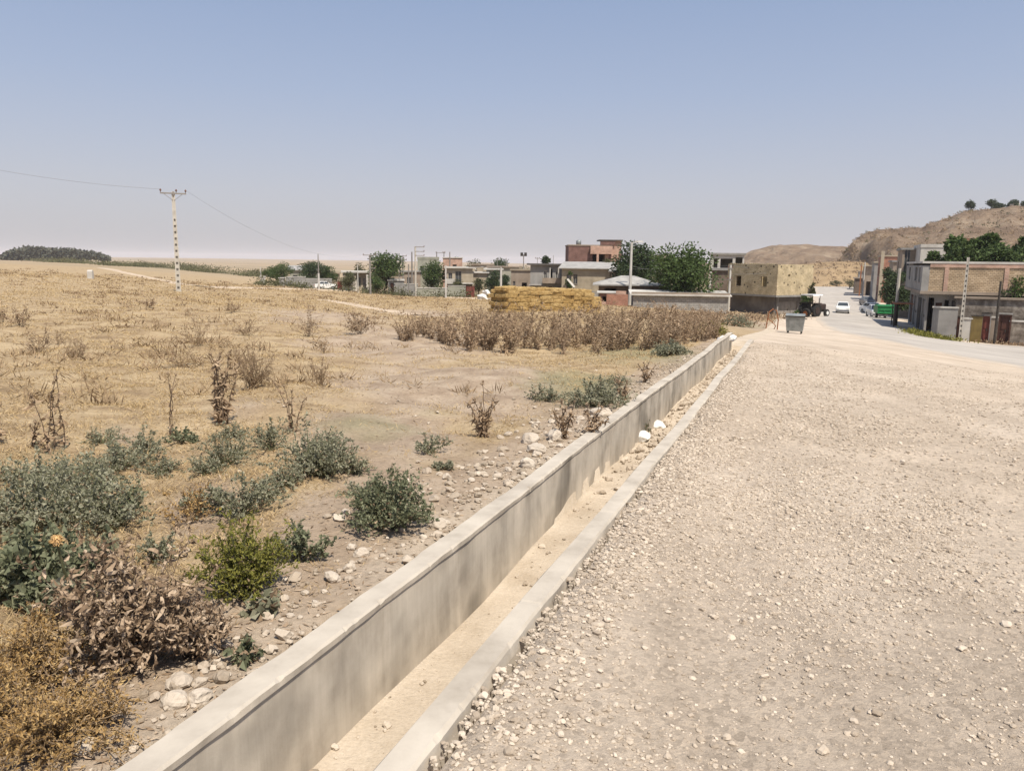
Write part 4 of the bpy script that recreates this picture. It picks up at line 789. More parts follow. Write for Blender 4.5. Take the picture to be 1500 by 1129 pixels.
def fill_opening(root, o, xd, nd, op, t):
    x0, x1, a, b, kind = op[:5]; o = np.asarray(o, float); xd = np.asarray(xd, float); nd = np.asarray(nd, float)
    R = np.stack([xd, -nd, [0, 0, 1.]], 1)   # local (x, inward, z)
    if kind == 'hole': return
    if kind == 'window':
        f = Soup(); g = .07
        for q in ((x0, x0+g, a, b), (x1-g, x1, a, b), (x0+g, x1-g, a, a+g), (x0+g, x1-g, b-g, b), ((x0+x1)/2-g/2, (x0+x1)/2+g/2, a+g, b-g)): f.box(q[0], q[1], t-.09, t-.02, q[2], q[3], R, o)
        f.box(x0-.06, x1+.06, -.07, t*.5, a-.08, a-.002, R, o)
        w = f.build('window', op[5] if len(op) > 5 else 'door_grey', root)
        Soup().box(x0-.02, x1+.02, t-.05, t+.01, a-.02, b+.02, R, o).build('pane', 'glass', w)
    else:
        m = op[5] if len(op) > 5 else 'door_brown'; f = Soup(); f.box(x0+.05, x1-.05, t-.07, t-.02, a, b-.05, R, o)
        n_ = max(1, int((x1-x0)/.9))
        for i in range(n_):
            u0 = x0+.05+(x1-x0-.1)*i/n_; u1 = x0+.05+(x1-x0-.1)*(i+1)/n_
            for c0, c1 in ((.08, .46), (.54, .93)): f.box(u0+.08, u1-.08, t-.10, t-.065, a+(b-a)*c0, a+(b-a)*c1, R, o)
        f.box(x0-.0, x0+.05, t-.11, t, a, b, R, o); f.box(x1-.05, x1, t-.11, t, a, b, R, o); f.box(x0+.05, x1-.05, t-.11, t, b-.05, b, R, o)
        dr = f.build(kind, m, root); Soup().box((x0+x1)/2+.05, (x0+x1)/2+.11, t-.16, t-.10, a+(b-a)*.44, a+(b-a)*.52, R, o).build('handle', 'steel_dark', dr)
def building(name, label, cat, px, d, W, Dp, H, rel=0, wall='concrete_grey', front=(), left=(), right=(), roof=None, back=True, az=None, sub=None, py=None, grp=None, anchor='L', wallname='wall'):
    """front-left corner seen at pixel column px, depth d; rel = clockwise turn away from facing the camera (degrees) unless az is given"""
    p = stand(px, d); a = math.degrees(math.atan2(p[0], p[1])) if az is None else az; yaw = math.radians(-(a+rel)); root = thing(name, label, cat, p, yaw, grp); t = .22
    so = Soup(); X = np.array([1., 0, 0]); Y = np.array([0, 1., 0])
    faces = [((0, 0, 0), X, -Y, W, front), ((0, Dp, 0), -Y, -X, Dp, left), ((W, 0, 0), Y, X, Dp, right), ((W, Dp, 0), -X, Y, W, ())]
    for o, xd, nd, w, ops in faces: panel(so, o, xd, nd, w, H, t, [q[:4] for q in ops])
    so.build(wallname, wall, root)
    for o, xd, nd, w, ops in faces:
        for op in ops: fill_opening(root, o, xd, nd, op, t)
    kind = roof or ('flat', .25, .22, 'roof_mud')
    r = Soup(); k, ov, th, m = kind
    if k == 'flat': r.box(-ov, W+ov, -ov, Dp+ov, H+.002, H+th)
    elif k == 'shed':    # slopes down to the front
        r.add([[-ov, -ov, H], [W+ov, -ov, H], [W+ov, Dp+ov, H+th], [-ov, Dp+ov, H+th], [-ov, -ov, H+.12], [W+ov, -ov, H+.12], [W+ov, Dp+ov, H+th+.12], [-ov, Dp+ov, H+th+.12]], [[3, 2, 1, 0], [4, 5, 6, 7], [0, 1, 5, 4], [1, 2, 6, 5], [2, 3, 7, 6], [3, 0, 4, 7]])
    elif k == 'hip':
        a1 = min(W, Dp)*.42; r.add([[-ov, -ov, H], [W+ov, -ov, H], [W+ov, Dp+ov, H], [-ov, Dp+ov, H], [a1, Dp/2, H+th], [W-a1, Dp/2, H+th]], [[0, 1, 5, 4], [2, 3, 4, 5]]); r.add([[-ov, -ov, H], [-ov, Dp+ov, H], [a1, Dp/2, H+th]], [[1, 0, 2]]); r.add([[W+ov, -ov, H], [W+ov, Dp+ov, H], [W-a1, Dp/2, H+th]], [[0, 1, 2]])
        r.box(-ov, W+ov, -ov, Dp+ov, H-.14, H-.004)
    elif k == 'parapet':
        for q in ((-.06, W+.06, -.06, .2), (-.06, W+.06, Dp-.2, Dp+.06), (-.06, .2, .2, Dp-.2), (W-.2, W+.06, .2, Dp-.2)): r.box(*q, H+.002, H+th)
        r.box(.2, W-.2, .2, Dp-.2, H-.3, H-.2)
    if k != 'none': r.build('roof', m, root)
    for nm, mt, boxes in (sub or ()):
        f = Soup()
        for bx in boxes: f.box(*bx)
        f.build(nm, mt, root)
    return root
def Hh(px, ytop, d): return float(at(px, ytop, d)[2]-stand(px, d)[2])
def Ww(p0, p1, d): return (p1-p0)/F*d
def B(name, label, cat, px0, px1, ytop, d, Dp=6, **k):
    fr = k.pop('f', ()); W = Ww(px0, px1, d); H = Hh((px0+px1)/2, ytop, d)
    ops = [(W*o[0], W*o[1], H*o[2], H*o[3], *o[4:]) for o in fr]
    return building(name, label, cat, px0, d, W, Dp, H, front=ops, **k)
WN, DR, HO = 'window', 'door', 'hole'
# ---- left end of the village
B('garden_wall', 'low dark block wall between the leftmost two village trees', 'wall', 420, 448, 407, 146, .3, wall='concrete_grey', roof=('flat', .05, .12, 'concrete_pale'))
B('garden_wall', 'long dark concrete garden wall behind the white parked car', 'wall', 447, 486, 410, 147, .3, wall='concrete_grey', roof=('flat', .04, .1, 'concrete_pale'))
B('gate_pillar', 'small pale pillar left of the leftmost village tree', 'pillar', 383, 390, 406, 146, .8, wall='concrete_pale', roof=('flat', .12, .15, 'concrete_pale'))
B('gate_pillar', 'grey stone pillar between the leftmost village tree and the dark block wall', 'pillar', 410, 419, 408, 144, .9, wall='concrete_grey', roof=('flat', .12, .15, 'concrete_pale'))
B('village_house', 'low house with grey green roof behind the leftmost trees', 'house', 426, 470, 398, 165, 7, wall='plaster_green', roof=('shed', .4, .9, 'roof_metal'), f=((.1, .25, .3, .7, WN), (.5, .62, .3, .7, WN)))
B('village_house', 'cream house with red gate beside the lone tall steel pole', 'house', 503, 541, 401, 146, 7, wall='plaster_cream', roof=('flat', .3, .3, 'plaster_white'), f=((.1, .28, .35, .75, WN), (.55, .68, .25, .75, WN), (.76, .92, 0, .7, DR, 'door_grey')), sub=[('column', 'plaster_white', [(4.3, 4.7, -1.2, -.8, -.5, 3.0)]), ('balcony', 'plaster_white', [(2.6, 5.0, -1.3, -.22, 3.3, 3.55)])])
B('garden_wall', 'pale garden wall in front of the cream house with the red gate', 'wall', 502, 523, 411, 143, .3, wall='plaster_white', roof=('flat', .05, .1, 'concrete_pale'))
B('metal_gate', 'dark red metal gate left of the pale garden wall', 'gate', 495, 502, 413, 142.9, .15, wall='door_red', roof=('flat', .03, .08, 'door_red'), wallname='gate_panel')
B('village_house', 'plain grey block house right of the acacia tree with a dark door', 'house', 569, 592, 412, 139, 5, wall='concrete_grey', roof=('flat', .15, .2, 'concrete_pale'), f=((.14, .36, 0, .85, DR, 'door_brown'),))
B('garden_wall', 'grey wall between the acacia tree and the triple lamp pole', 'wall', 592, 612, 417, 137, .3, wall='concrete_grey', roof=('flat', .06, .12, 'concrete_pale'))
B('village_house', 'olive grey two storey house behind the row of poles', 'house', 612, 643, 380, 165, 8, wall='plaster_green', roof=('parapet', .1, .5, 'plaster_green'), f=((.12, .3, .55, .8, WN), (.6, .8, .55, .8, WN)))
B('village_house', 'small pink brick upper floor behind the cream house with canopies', 'house', 649, 677, 378, 172, 7, wall='brick_pink', roof=('flat', .15, .2, 'plaster_white'), f=((.5, .7, .62, .82, HO),))
B('garden_wall', 'grey green plaster wall under the bushy tree by the white pole', 'wall', 611, 656, 423, 135, .3, wall='plaster_green', roof=('flat', .06, .14, 'concrete_pale'))
W_ = Ww(655, 692, 138)
B('village_house', 'cream two storey house with balcony slab and dark windows behind a white pole', 'house', 655, 692, 393, 138, 7, wall='plaster_cream', roof=('flat', .5, .28, 'plaster_white'), f=((.05, .2, .56, .84, WN), (.32, .56, .52, .9, WN), (.1, .3, .08, .42, HO), (.5, .8, .05, .42, HO)), sub=[('balcony', 'plaster_white', [(-.3, W_+.2, -1.2, -.002, 2.3, 2.5), (-.3, W_*.3, -1.2, -1.1, 2.5, 3.2)])])
B('metal_gate', 'bright red double gate below the cream two storey house', 'gate', 683, 695, 420, 133, .15, wall='door_red', roof=('flat', .04, .08, 'door_red'), wallname='gate_panel')
B('garden_wall', 'dark mossy garden wall left of the bright red double gate', 'wall', 656, 682, 419, 134, .3, wall='plaster_green', roof=('flat', .05, .1, 'concrete_pale'))
B('village_house', 'cream annex with canopies right of the balcony house', 'house', 693, 713, 400, 140, 6, wall='plaster_cream', roof=('flat', .4, .22, 'concrete_pale'), f=((.2, .6, .45, .75, WN),))
B('village_house', 'dark green shaded lean to behind the white pole and pale rubble', 'house', 712, 733, 395, 141, 6, wall='plaster_green', roof=('flat', .5, .22, 'concrete_pale'), f=((.3, .85, 0, .75, DR, 'door_brown'),))
for x0, x1, yt, dd, tx in ((680, 697, 391, 150, 'left white canopy on a flat roof beside the pink brick floor'), (696, 713, 390.5, 152, 'right white canopy on a flat roof beside the pink brick floor')):
    root = thing('roof_canopy', tx, 'canopy', stand(x0, dd)); Wc = Ww(x0, x1, dd); Hc = Hh(x0, yt, dd); so = Soup(); N2 = 9
    ang = np.linspace(0, math.pi, N2); poly = [(Wc/2-Wc/2*math.cos(a), Hc-.6+.6*math.sin(a)) for a in ang]; v = [(x, 0, z) for x, z in poly]+[(x, 4, z) for x, z in poly]+[(x, 0, z-.06) for x, z in poly]+[(x, 4, z-.06) for x, z in poly]
    so.add(v, [[i, i+1, i+1+N2, i+N2] for i in range(N2-1)]+[[i+1+2*N2, i+2*N2, i+3*N2, i+1+3*N2] for i in range(N2-1)]+[[i, i+2*N2, i+1+2*N2, i+1] for i in range(N2-1)]); so.build('cover', 'plaster_white', root)
    so = Soup()
    for xx in (.1, Wc-.1):
        for yy in (.1, 3.9): so.tube([(xx, yy, -.2), (xx, yy, Hc-.58)], .05, 5)
    so.build('support', 'steel_dark', root)
B('village_house', 'brown mud walled house hidden behind the acacia tree', 'house', 548, 590, 402, 158, 6, wall='plaster_brown', roof=('flat', .3, .25, 'roof_mud'), f=((.6, .75, .3, .7, WN),))
B('village_house', 'grey brown flat roofed house behind the dark pole and the triple arm pole', 'house', 588, 616, 399, 160, 6, wall='plaster_brown', roof=('flat', .3, .25, 'concrete_grey'), f=((.3, .5, .4, .75, WN),))
B('village_house', 'dull brown house with long roof line behind the right white pole', 'house', 715, 760, 391, 172, 7, wall='plaster_green', roof=('flat', .4, .3, 'plaster_brown'), f=((.5, .62, .4, .7, WN),))
B('village_house', 'beige back row house between the pink brick floor and the floodlight mast', 'house', 690, 722, 388, 190, 7, wall='plaster_cream', roof=('flat', .3, .3, 'plaster_brown'))
B('village_house', 'low brown house left of the cream house with the red gate', 'house', 472, 498, 402, 168, 6, wall='plaster_brown', roof=('flat', .3, .3, 'roof_mud'))
for k, (px, dd, yt, tx) in enumerate(((625, 168, 377, 'white water tank on the roof of the olive grey house'), (668, 173, 375, 'small water tank on the pink brick upper floor'), (684, 139, 390, 'water tank on the roof of the cream two storey house'), (846, 152, 350.5, 'water tank on top of the red brick block'))):
    p_ = stand(px, dd); zt = float(at(px, yt, p_[1])[2]); root = thing('water_tank', tx, 'water tank', (p_[0], p_[1]+1.2, zt-1.2)); Soup().tube([(0, 0, 0), (0, 0, .9), (0, 0, 1.05), (0, 0, 1.15)], [.5, .5, .35, .12], 12).build('tank', 'galvanised', root, smooth=True)
    Soup().box(-.55, .55, -.55, .55, -1.4, -.003).build('base', 'concrete_grey', root)
# ---- middle: houses above the straw stack
B('village_house', 'brown grey house with stair opening left of the dark roofed house', 'house', 748, 777, 396, 130, 7, wall='plaster_brown', roof=('flat', .2, .2, 'roof_mud'), f=((.1, .22, .3, .6, WN), (.55, .8, .05, .55, HO)))
W_ = Ww(776, 822, 118)
B('village_house', 'two storey grey house with thin dark roof and columned balcony', 'house', 776, 822, 388, 118, 7, wall='concrete_grey', roof=('flat', .55, .25, 'roof_dark'), f=((.42, .52, .58, .84, WN, 'plaster_white'), (.62, .7, .52, .88, HO), (.8, .92, .58, .84, WN, 'plaster_white'), (.06, .4, .04, .36, DR, 'door_grey'), (.5, .75, .04, .36, DR, 'door_brown')),
  sub=[('balcony', 'plaster_brown', [(W_*.38, W_+.3, -1.4, -.002, 2.3, 2.5), (W_*.38, W_+.3, -1.4, -1.3, 2.5, 3.1)]), ('column', 'plaster_white', [(W_*.6, W_*.6+.16, -1.3, -1.1, 3.1, 4.6), (W_*.86, W_*.86+.16, -1.3, -1.1, 3.1, 4.6)]), ('canopy', 'roof_metal', [(-.2, W_*.36, -1.2, -.002, 1.98, 2.08)])])
W_ = Ww(822, 891, 112)
B('village_house', 'cream house with bright sloping sheet metal roof and small doors', 'house', 822, 891, 394, 112, 7, wall='plaster_cream', roof=('shed', .5, .9, 'roof_metal'), f=((.10, .20, .38, .82, DR, 'door_grey'), (.24, .33, .5, .82, WN)), rel=6, sub=[('plinth', 'block_grey', [(-.08, W_+.08, -.12, -.004, -.5, 1.1)])])
root = thing('awning', 'torn white awning sheet leaning between the columned house and cream house', 'awning', stand(829, 108)); c = Soup(); h0 = Hh(829, 409, 108)
c.add([[0, 0, h0], [.3, .9, h0+.1], [1.3, .7, h0-1.0], [1.0, -.2, h0-1.1], [0, 0, h0-.05], [.3, .9, h0+.05], [1.3, .7, h0-1.05], [1.0, -.2, h0-1.15]], [[0, 1, 2, 3], [7, 6, 5, 4], [0, 3, 7, 4], [1, 0, 4, 5], [2, 1, 5, 6], [3, 2, 6, 7]])
c.add([[.9, -.2, h0-1.1], [1.3, .7, h0-1.0], [.5, .6, h0-1.7], [.1, -.2, h0-1.8], [.9, -.2, h0-1.15], [1.3, .7, h0-1.05], [.5, .6, h0-1.75], [.1, -.2, h0-1.85]], [[0, 1, 2, 3], [7, 6, 5, 4], [0, 3, 7, 4], [1, 0, 4, 5], [2, 1, 5, 6], [3, 2, 6, 7]]); c.build('sheet', 'plaster_white', root)
c = Soup(); c.tube([(0, 0, -.2), (0, 0, h0)], .05, 5); c.tube([(1.0, -.2, -.2), (1.0, -.2, h0-1.15)], .05, 5); c.build('support', 'steel_dark', root)
# red brick block: plum left part, pink right part with a balcony and stair tower
d = 150; H = Hh(850, 360, d); W1 = Ww(831, 862, d); W2 = Ww(862, 893, d); W3 = Ww(880, 904, d)
building('brick_block', 'unfinished three storey red brick block with stair tower above the village', 'house', 831, d, W1+W2, 9, H, rel=-4, wall='brick_plum', roof=('flat', .1, .22, 'plaster_brown'),
  front=[(W1+.5, W1+W2-.5, H-4.0, H-1.6, HO)],
  sub=[('render_panel', 'concrete_pale', [(-.03, W1, -.06, -.004, H-8, H-4.3)]), ('balcony', 'brick_pink', [(W1, W1+W2+.4, -1.3, -1.0, H-5.2, H-4.0), (W1, W1+W2+.4, -1.0, -.004, H-5.2, H-5.0)]), ('upper_band', 'brick_pink', [(W1+.004, W1+W2+.1, -.9, -.004, H-1.5, H-.004)]),
       ('column', 'brick_pink', [(W1+1.2, W1+1.6, -.9, -.5, H-4.0, H-1.5)]), ('stair_tower', 'brick_pink', [(W1+W2-1.2, W1+W2+1.9, .2, 4.5, H-6, H+1.0)]), ('tower_front', 'brick_plum', [(W1+W2-2.2, W1+W2+.6, -.2, .196, H+.23, H+.9)]), ('tower_roof', 'roof_dark', [(W1+W2-2.4, W1+W2+2.1, -.3, 4.8, H+1.0, H+1.22)])])
B('village_house', 'pale cream block far behind between the two big trees', 'house', 955, 985, 375, 210, 8, wall='plaster_cream', roof=('flat', .1, .2, 'plaster_cream'))
W_ = Ww(873, 966, 92)
B('shed', 'dark walled shed with grey hipped sheet metal roof behind the lamp post', 'shed', 876, 962, 419, 92, 6.5, wall='mud_plaster', roof=('hip', .7, 1.0, 'roof_metal'), f=((.1, .3, .1, .8, HO), (.62, .9, .05, .75, HO)))
B('shed', 'low shed with pale tarpaulin roof behind the hipped sheet metal shed', 'shed', 893, 962, 400, 108, 6, wall='plaster_brown', roof=('shed', .3, .8, 'roof_metal'), f=((.1, .25, .4, .8, HO),))
B('shed', 'tiny brick lean to with flat pale roof just right of the straw stack', 'shed', 878, 898, 430, 86, 3, wall='brick_red', roof=('flat', .3, .14, 'concrete_pale'), f=((.2, .6, .0, .7, HO),))
B('brick_pile', 'pile of red bricks between the straw stack and the lamp post', 'brick pile', 888, 919, 432, 84, 1.4, wall='brick_red', roof=('none', 0, 0, ''), wallname='brick_stack', sub=[('loose_brick', 'brick_pink', [(.3, 1.2, .1, .8, .5, 1.05), (1.0, 2.1, .2, 1.0, .9, 1.5), (-.5, -.02, -.1, .6, -.3, .35)])])
W_ = Ww(926, 1062, 84)
B('block_wall_shed', 'long low grey block shed with pale overhanging roof slab', 'shed', 927, 1062, 437, 84, 4, rel=-3, wall='block_grey', roof=('shed', .35, .35, 'concrete_pale'), sub=[('beam', 'plaster_brown', [(-.2, W_+.1, -.1, -.004, 1.35, 1.62)])])
B('village_house', 'dark brown plaster house between the big walnut tree and the yellow brick house', 'house', 1040, 1078, 397, 104, 7, wall='mud_plaster', roof=('flat', .25, .3, 'concrete_grey'))
B('village_house', 'grey concrete roof room with open bays behind the big walnut tree', 'house', 1037, 1084, 374, 124, 6, wall='concrete_pale', roof=('flat', .25, .3, 'concrete_grey'), f=((.1, .22, .70, .92, HO), (.3, .66, .62, .92, HO), (.74, .95, .62, .95, HO)))
# ---- yellow brick house at the street corner
d = 88; H = Hh(1133, 387, d); z1 = H*.36; Wf = 5.5; Dl = 6.3; p = stand(1134, d)
root = building('brick_house', 'two storey house with raw yellow brick upper floor over dark grey ground floor', 'house', 1134, d, Wf, Dl, z1, az=-34, rel=0, wall='dark_plaster', roof=('none', 0, 0, ''), front=[(0.8, 4.2, -.3, z1*.72, 'door', 'door_grey')], left=[(Dl-1.2, Dl-.4, .1, z1*.6, HO)] if False else ())
ov = .75; up = Soup(); X = np.array([1., 0, 0]); Y = np.array([0, 1., 0])
ops_l = [(Dl*.20, Dl*.32, z1+1.1, z1+2.25), (Dl*.76, Dl*.90, z1+1.1, z1+2.25)]
panel(up, (-ov, -ov, 0), X, -Y, Wf+ov+.2, H, .25, [(1.9, 2.25, z1+2.3, z1+2.55)], z1+.2); panel(up, (-ov, Dl, 0), -Y, -X, Dl+ov, H, .25, ops_l, z1+.2)
panel(up, (Wf+.2, -ov, 0), Y, X, Dl+ov, H, .25, [(1, 2, z1+1, z1+2.3)], z1+.2); panel(up, (Wf+.2, Dl, 0), -X, Y, Wf+ov+.2, H, .25, [], z1+.2); up.build('upper_wall', 'brick_yellow', root)
Soup().box(-ov-.05, Wf+.25, -ov-.05, Dl+.05, z1-.004, z1+.2).build('floor_slab', 'concrete_grey', root)
Soup().box(-ov+.25, Wf-.05, -ov+.25, Dl-.25, H-.4, H-.25).build('roof', 'roof_mud', root)
c = Soup()
for k in range(22): c.box(-ov, -ov+.2, -ov+.2+k*.31, -ov+.36+k*.31, H+.002, H+.02+.09*rng.random())
c.build('parapet_brick', 'brick_yellow', root)
for x_ in (.3, 4.6): Soup().box(x_, x_+.2, -.18, -.003, -.5, z1-.004).build('pilaster', 'concrete_grey', root)
# ---- right hand side of the street
AZ = 22.4
d = 60; H = Hh(1357, 386, d); zz = H*.57
root = building('corner_shop_house', 'long house with tan brick upper storey over dark shuttered shopfronts', 'house', 1356, d, 16, 14, zz, az=AZ, wall='concrete_grey', roof=('none', 0, 0, ''),
  front=[(.15, .55, 0, zz*.9, HO), (.65, 1.1, .5, zz*.78, DR, 'door_brown'), (1.25, 1.55, 1.2, zz*.85, HO), (1.75, 2.0, 1.3, zz*.85, WN)], left=[(.5, 3.5, 0, zz*.85, DR, 'door_brown'), (4.2, 7.0, 0, zz*.85, DR, 'door_grey'), (7.8, 10.6, 0, zz*.85, HO), (11.2, 13.6, 0, zz*.85, DR, 'door_grey')])
up = Soup(); panel(up, (-.002, -.5, 0), X, -Y, 16, H, .2, [], zz+.22); panel(up, (16, -.5, 0), Y, X, 14.5, H, .2, [], zz+.22); panel(up, (16, 14, 0), -X, Y, 16, H, .2, [], zz+.22); up.build('upper_wall', 'brick_tan', root)
up = Soup(); ol = [(3, 4.4, zz+1.0, zz+2.0), (8.6, 10.4, zz+.9, zz+2.0), (11.8, 13, zz+.9, zz+2.0)]; panel(up, (-.5, 14, 0), -Y, -X, 14.5, H-.15, .2, ol, zz+.22)
up.quad((-.5, -.5, zz+.22), (-.004, -.5, zz+.22), (-.004, -.5, H-.15), (-.5, -.5, H-.15)); up.build('side_wall', 'concrete_grey', root)
for o_ in ol: fill_opening(root, (-.5, 14, 0), -Y, -X, (*o_, WN), .2)
Soup().box(-.55, 16, -.75, 14.05, zz-.004, zz+.22).build('floor_slab', 'plaster_brown', root); Soup().box(-.55, 16.05, -.6, 14.05, H+.002, H+.16).build('roof', 'concrete_pale', root)
for k, xx in enumerate((1.0, 4.9, 8.9, 12.8)): Soup().box(xx, xx+.28, -.56, -.503, zz+.22, H-.003).build('pilaster', 'brick_pink', root)
Soup().box(-.004, 16, -.57, -.503, H-.28, H-.003).build('cornice', 'brick_pink', root)
c = Soup(); R = np.array([[1, 0, 0], [0, .9, .43], [0, -.43, .9]]); c.box(0, 3.2, -1.4, .05, 0, .06, np.array([[0, 1, 0], [1, 0, 0], [0, 0, 1]]).T, (-.6, 3.0, 2.05)); c.build('awning', 'rust', root)
c = Soup()
for yy in (3.1, 6.1): c.tube([(-1.9, yy, -.4), (-1.9, yy, 2.05)], .05, 6)
c.build('awning_post', 'steel_dark', root)
# yard front below the brick storey: doors and posts towards the camera
d2 = 56
B('yard_wall', 'pale grey plaster yard wall between the dark shopfront and the lattice pole', 'wall', 1367, 1399, 453, 57.4, .3, wall='concrete_grey', roof=('flat', .05, .1, 'concrete_pale'))
B('yard_gate', 'dark brown plank gate just left of the lattice pole', 'gate', 1400, 1411, 465, 56.8, .2, wall='door_brown', roof=('flat', .04, .1, 'steel_dark'), wallname='gate_panel')
B('yard_gate', 'mustard yellow metal gate right of the lattice pole', 'gate', 1425, 1439, 464, 56, .2, wall='door_yellow', roof=('flat', .05, .1, 'steel_dark'), wallname='gate_panel')
B('yard_gate', 'dark red panelled gate right of the mustard gate', 'gate', 1440, 1452, 460, 55.8, .2, wall='door_grey', roof=('flat', .05, .1, 'steel_dark'), wallname='gate_frame', f=((.12, .88, 0, .92, DR, 'door_red'),))
B('yard_gate', 'narrow faded pink grey gate beside the dark steel pole', 'gate', 1453, 1462, 466, 55.6, .2, wall='plaster_brown', roof=('flat', .05, .1, 'concrete_pale'), wallname='gate_panel')
B('yard_gate', 'tall dark brown double gate at the right picture edge', 'gate', 1465, 1481, 461, 55.3, .25, wall='door_brown', roof=('flat', .05, .1, 'concrete_grey'), wallname='gate_frame', f=((.1, .9, 0, .94, DR, 'door_brown'),))
B('yard_wall', 'grey block yard wall running out of the picture at right', 'wall', 1482, 1600, 474, 55, .3, wall='rubble_wall', roof=('flat', .04, .1, 'concrete_pale'))
B('yard_wall', 'short pale wall piece between the lattice pole and the mustard gate', 'wall', 1412, 1424, 468, 56.3, .3, wall='concrete_pale', roof=('flat', .05, .1, 'concrete_pale'))
B('stone_heap_wall', 'rough stone wall under the brick storey behind the gates', 'wall', 1400, 1560, 444, 58.2, .5, wall='rubble_wall', roof=('flat', .15, .14, 'plaster_brown'))
building('village_house', 'tall pale grey house with white gable behind the tan brick house', 'house', 1341, 92, 2.6, 9, Hh(1345, 363, 92), az=AZ, wall='plaster_white', roof=('parapet', 0, .4, 'plaster_white'), front=[(.8, 1.7, 6, 7.4, WN)], left=[(1.5, 3, 5, 6.6, WN), (5, 6.5, 5, 6.6, WN), (1, 4, 0, 2.6, DR, 'door_grey')])
building('village_house', 'narrow grey house with big dark upper window beside the pale grey house', 'house', 1315, 98, 5, 8, Hh(1316, 366, 98), az=AZ, wall='plaster_brown', roof=('flat', .2, .25, 'concrete_grey'), front=[(.25, .9, 5.2, 8.6, WN)], left=[(1.5, 3, 5, 7, WN), (4.5, 6.5, 0, 2.8, DR, 'door_brown')])
building('brick_block', 'red brick house with pale corner column farther up the street', 'house', 1286, 138, 9, 12, Hh(1290, 376, 138), az=AZ, wall='brick_red', roof=('flat', .15, .25, 'plaster_cream'), front=[(1.2, 2.4, 1, 3.2, HO)], left=[(2, 4, 4.6, 6.2, WN), (6, 8, 4.6, 6.2, WN), (1.5, 5, 0, 2.8, DR, 'door_grey'), (6, 10, 0, 2.8, DR, 'door_brown')],
  sub=[('column', 'plaster_cream', [(-.2, .35, -.2, -.003, -.5, 9), (4.2, 4.6, -.12, -.003, -.5, 9)]), ('band', 'plaster_cream', [(.36, 9.1, -.1, -.003, 4.0, 4.3)])])
building('village_house', 'half built house with porch roof and posts at the top of the street', 'house', 1262, 190, 8, 10, Hh(1265, 390, 190), az=AZ, wall='plaster_brown', roof=('flat', .8, .3, 'plaster_cream'), left=[(2, 8, 0, 3.4, HO)], front=[(.6, 3, 0, 3.6, HO), (4, 6.5, 0, 3.6, HO)], sub=[('post', 'rust', [(-.9, -.65, -.9, -.65, -.6, 7.5), (3.5, 3.75, -.9, -.65, -.6, 5)])])
building('village_house', 'small brown house low beside the top of the street', 'house', 1249, 205, 5, 7, Hh(1252, 408, 205), az=AZ, wall='mud_plaster', roof=('flat', .3, .25, 'plaster_brown'), left=[(1, 3, 0, 2.2, HO)])

building('village_house', 'grey plaster house between the porch house and the red brick house', 'house', 1276, 160, 6, 12, Hh(1279, 385, 160), az=AZ, wall='concrete_grey', roof=('flat', .2, .25, 'plaster_cream'), left=[(1, 3, .2, 2.6, DR, 'door_brown'), (5, 7, 4.2, 5.8, WN), (8, 10, 4.2, 5.8, WN)], front=[(.8, 2, 4.4, 5.8, WN)])
building('village_house', 'brown house with dark doorway between the red brick house and the narrow grey house', 'house', 1303, 116, 5, 9, Hh(1306, 384, 116), az=AZ, wall='plaster_brown', roof=('flat', .2, .25, 'concrete_grey'), left=[(1, 4, 0, 2.7, HO), (5, 7, 4, 5.5, WN)], front=[(.6, 1.8, 4.2, 5.6, WN)])
building('village_house', 'dim grey house at the very top of the street beneath the hill', 'house', 1254, 232, 6, 8, Hh(1258, 398, 232), az=AZ, wall='concrete_grey', roof=('flat', .3, .3, 'plaster_brown'), left=[(1, 3, 0, 2.4, HO), (4, 6, 1, 2.4, WN)])
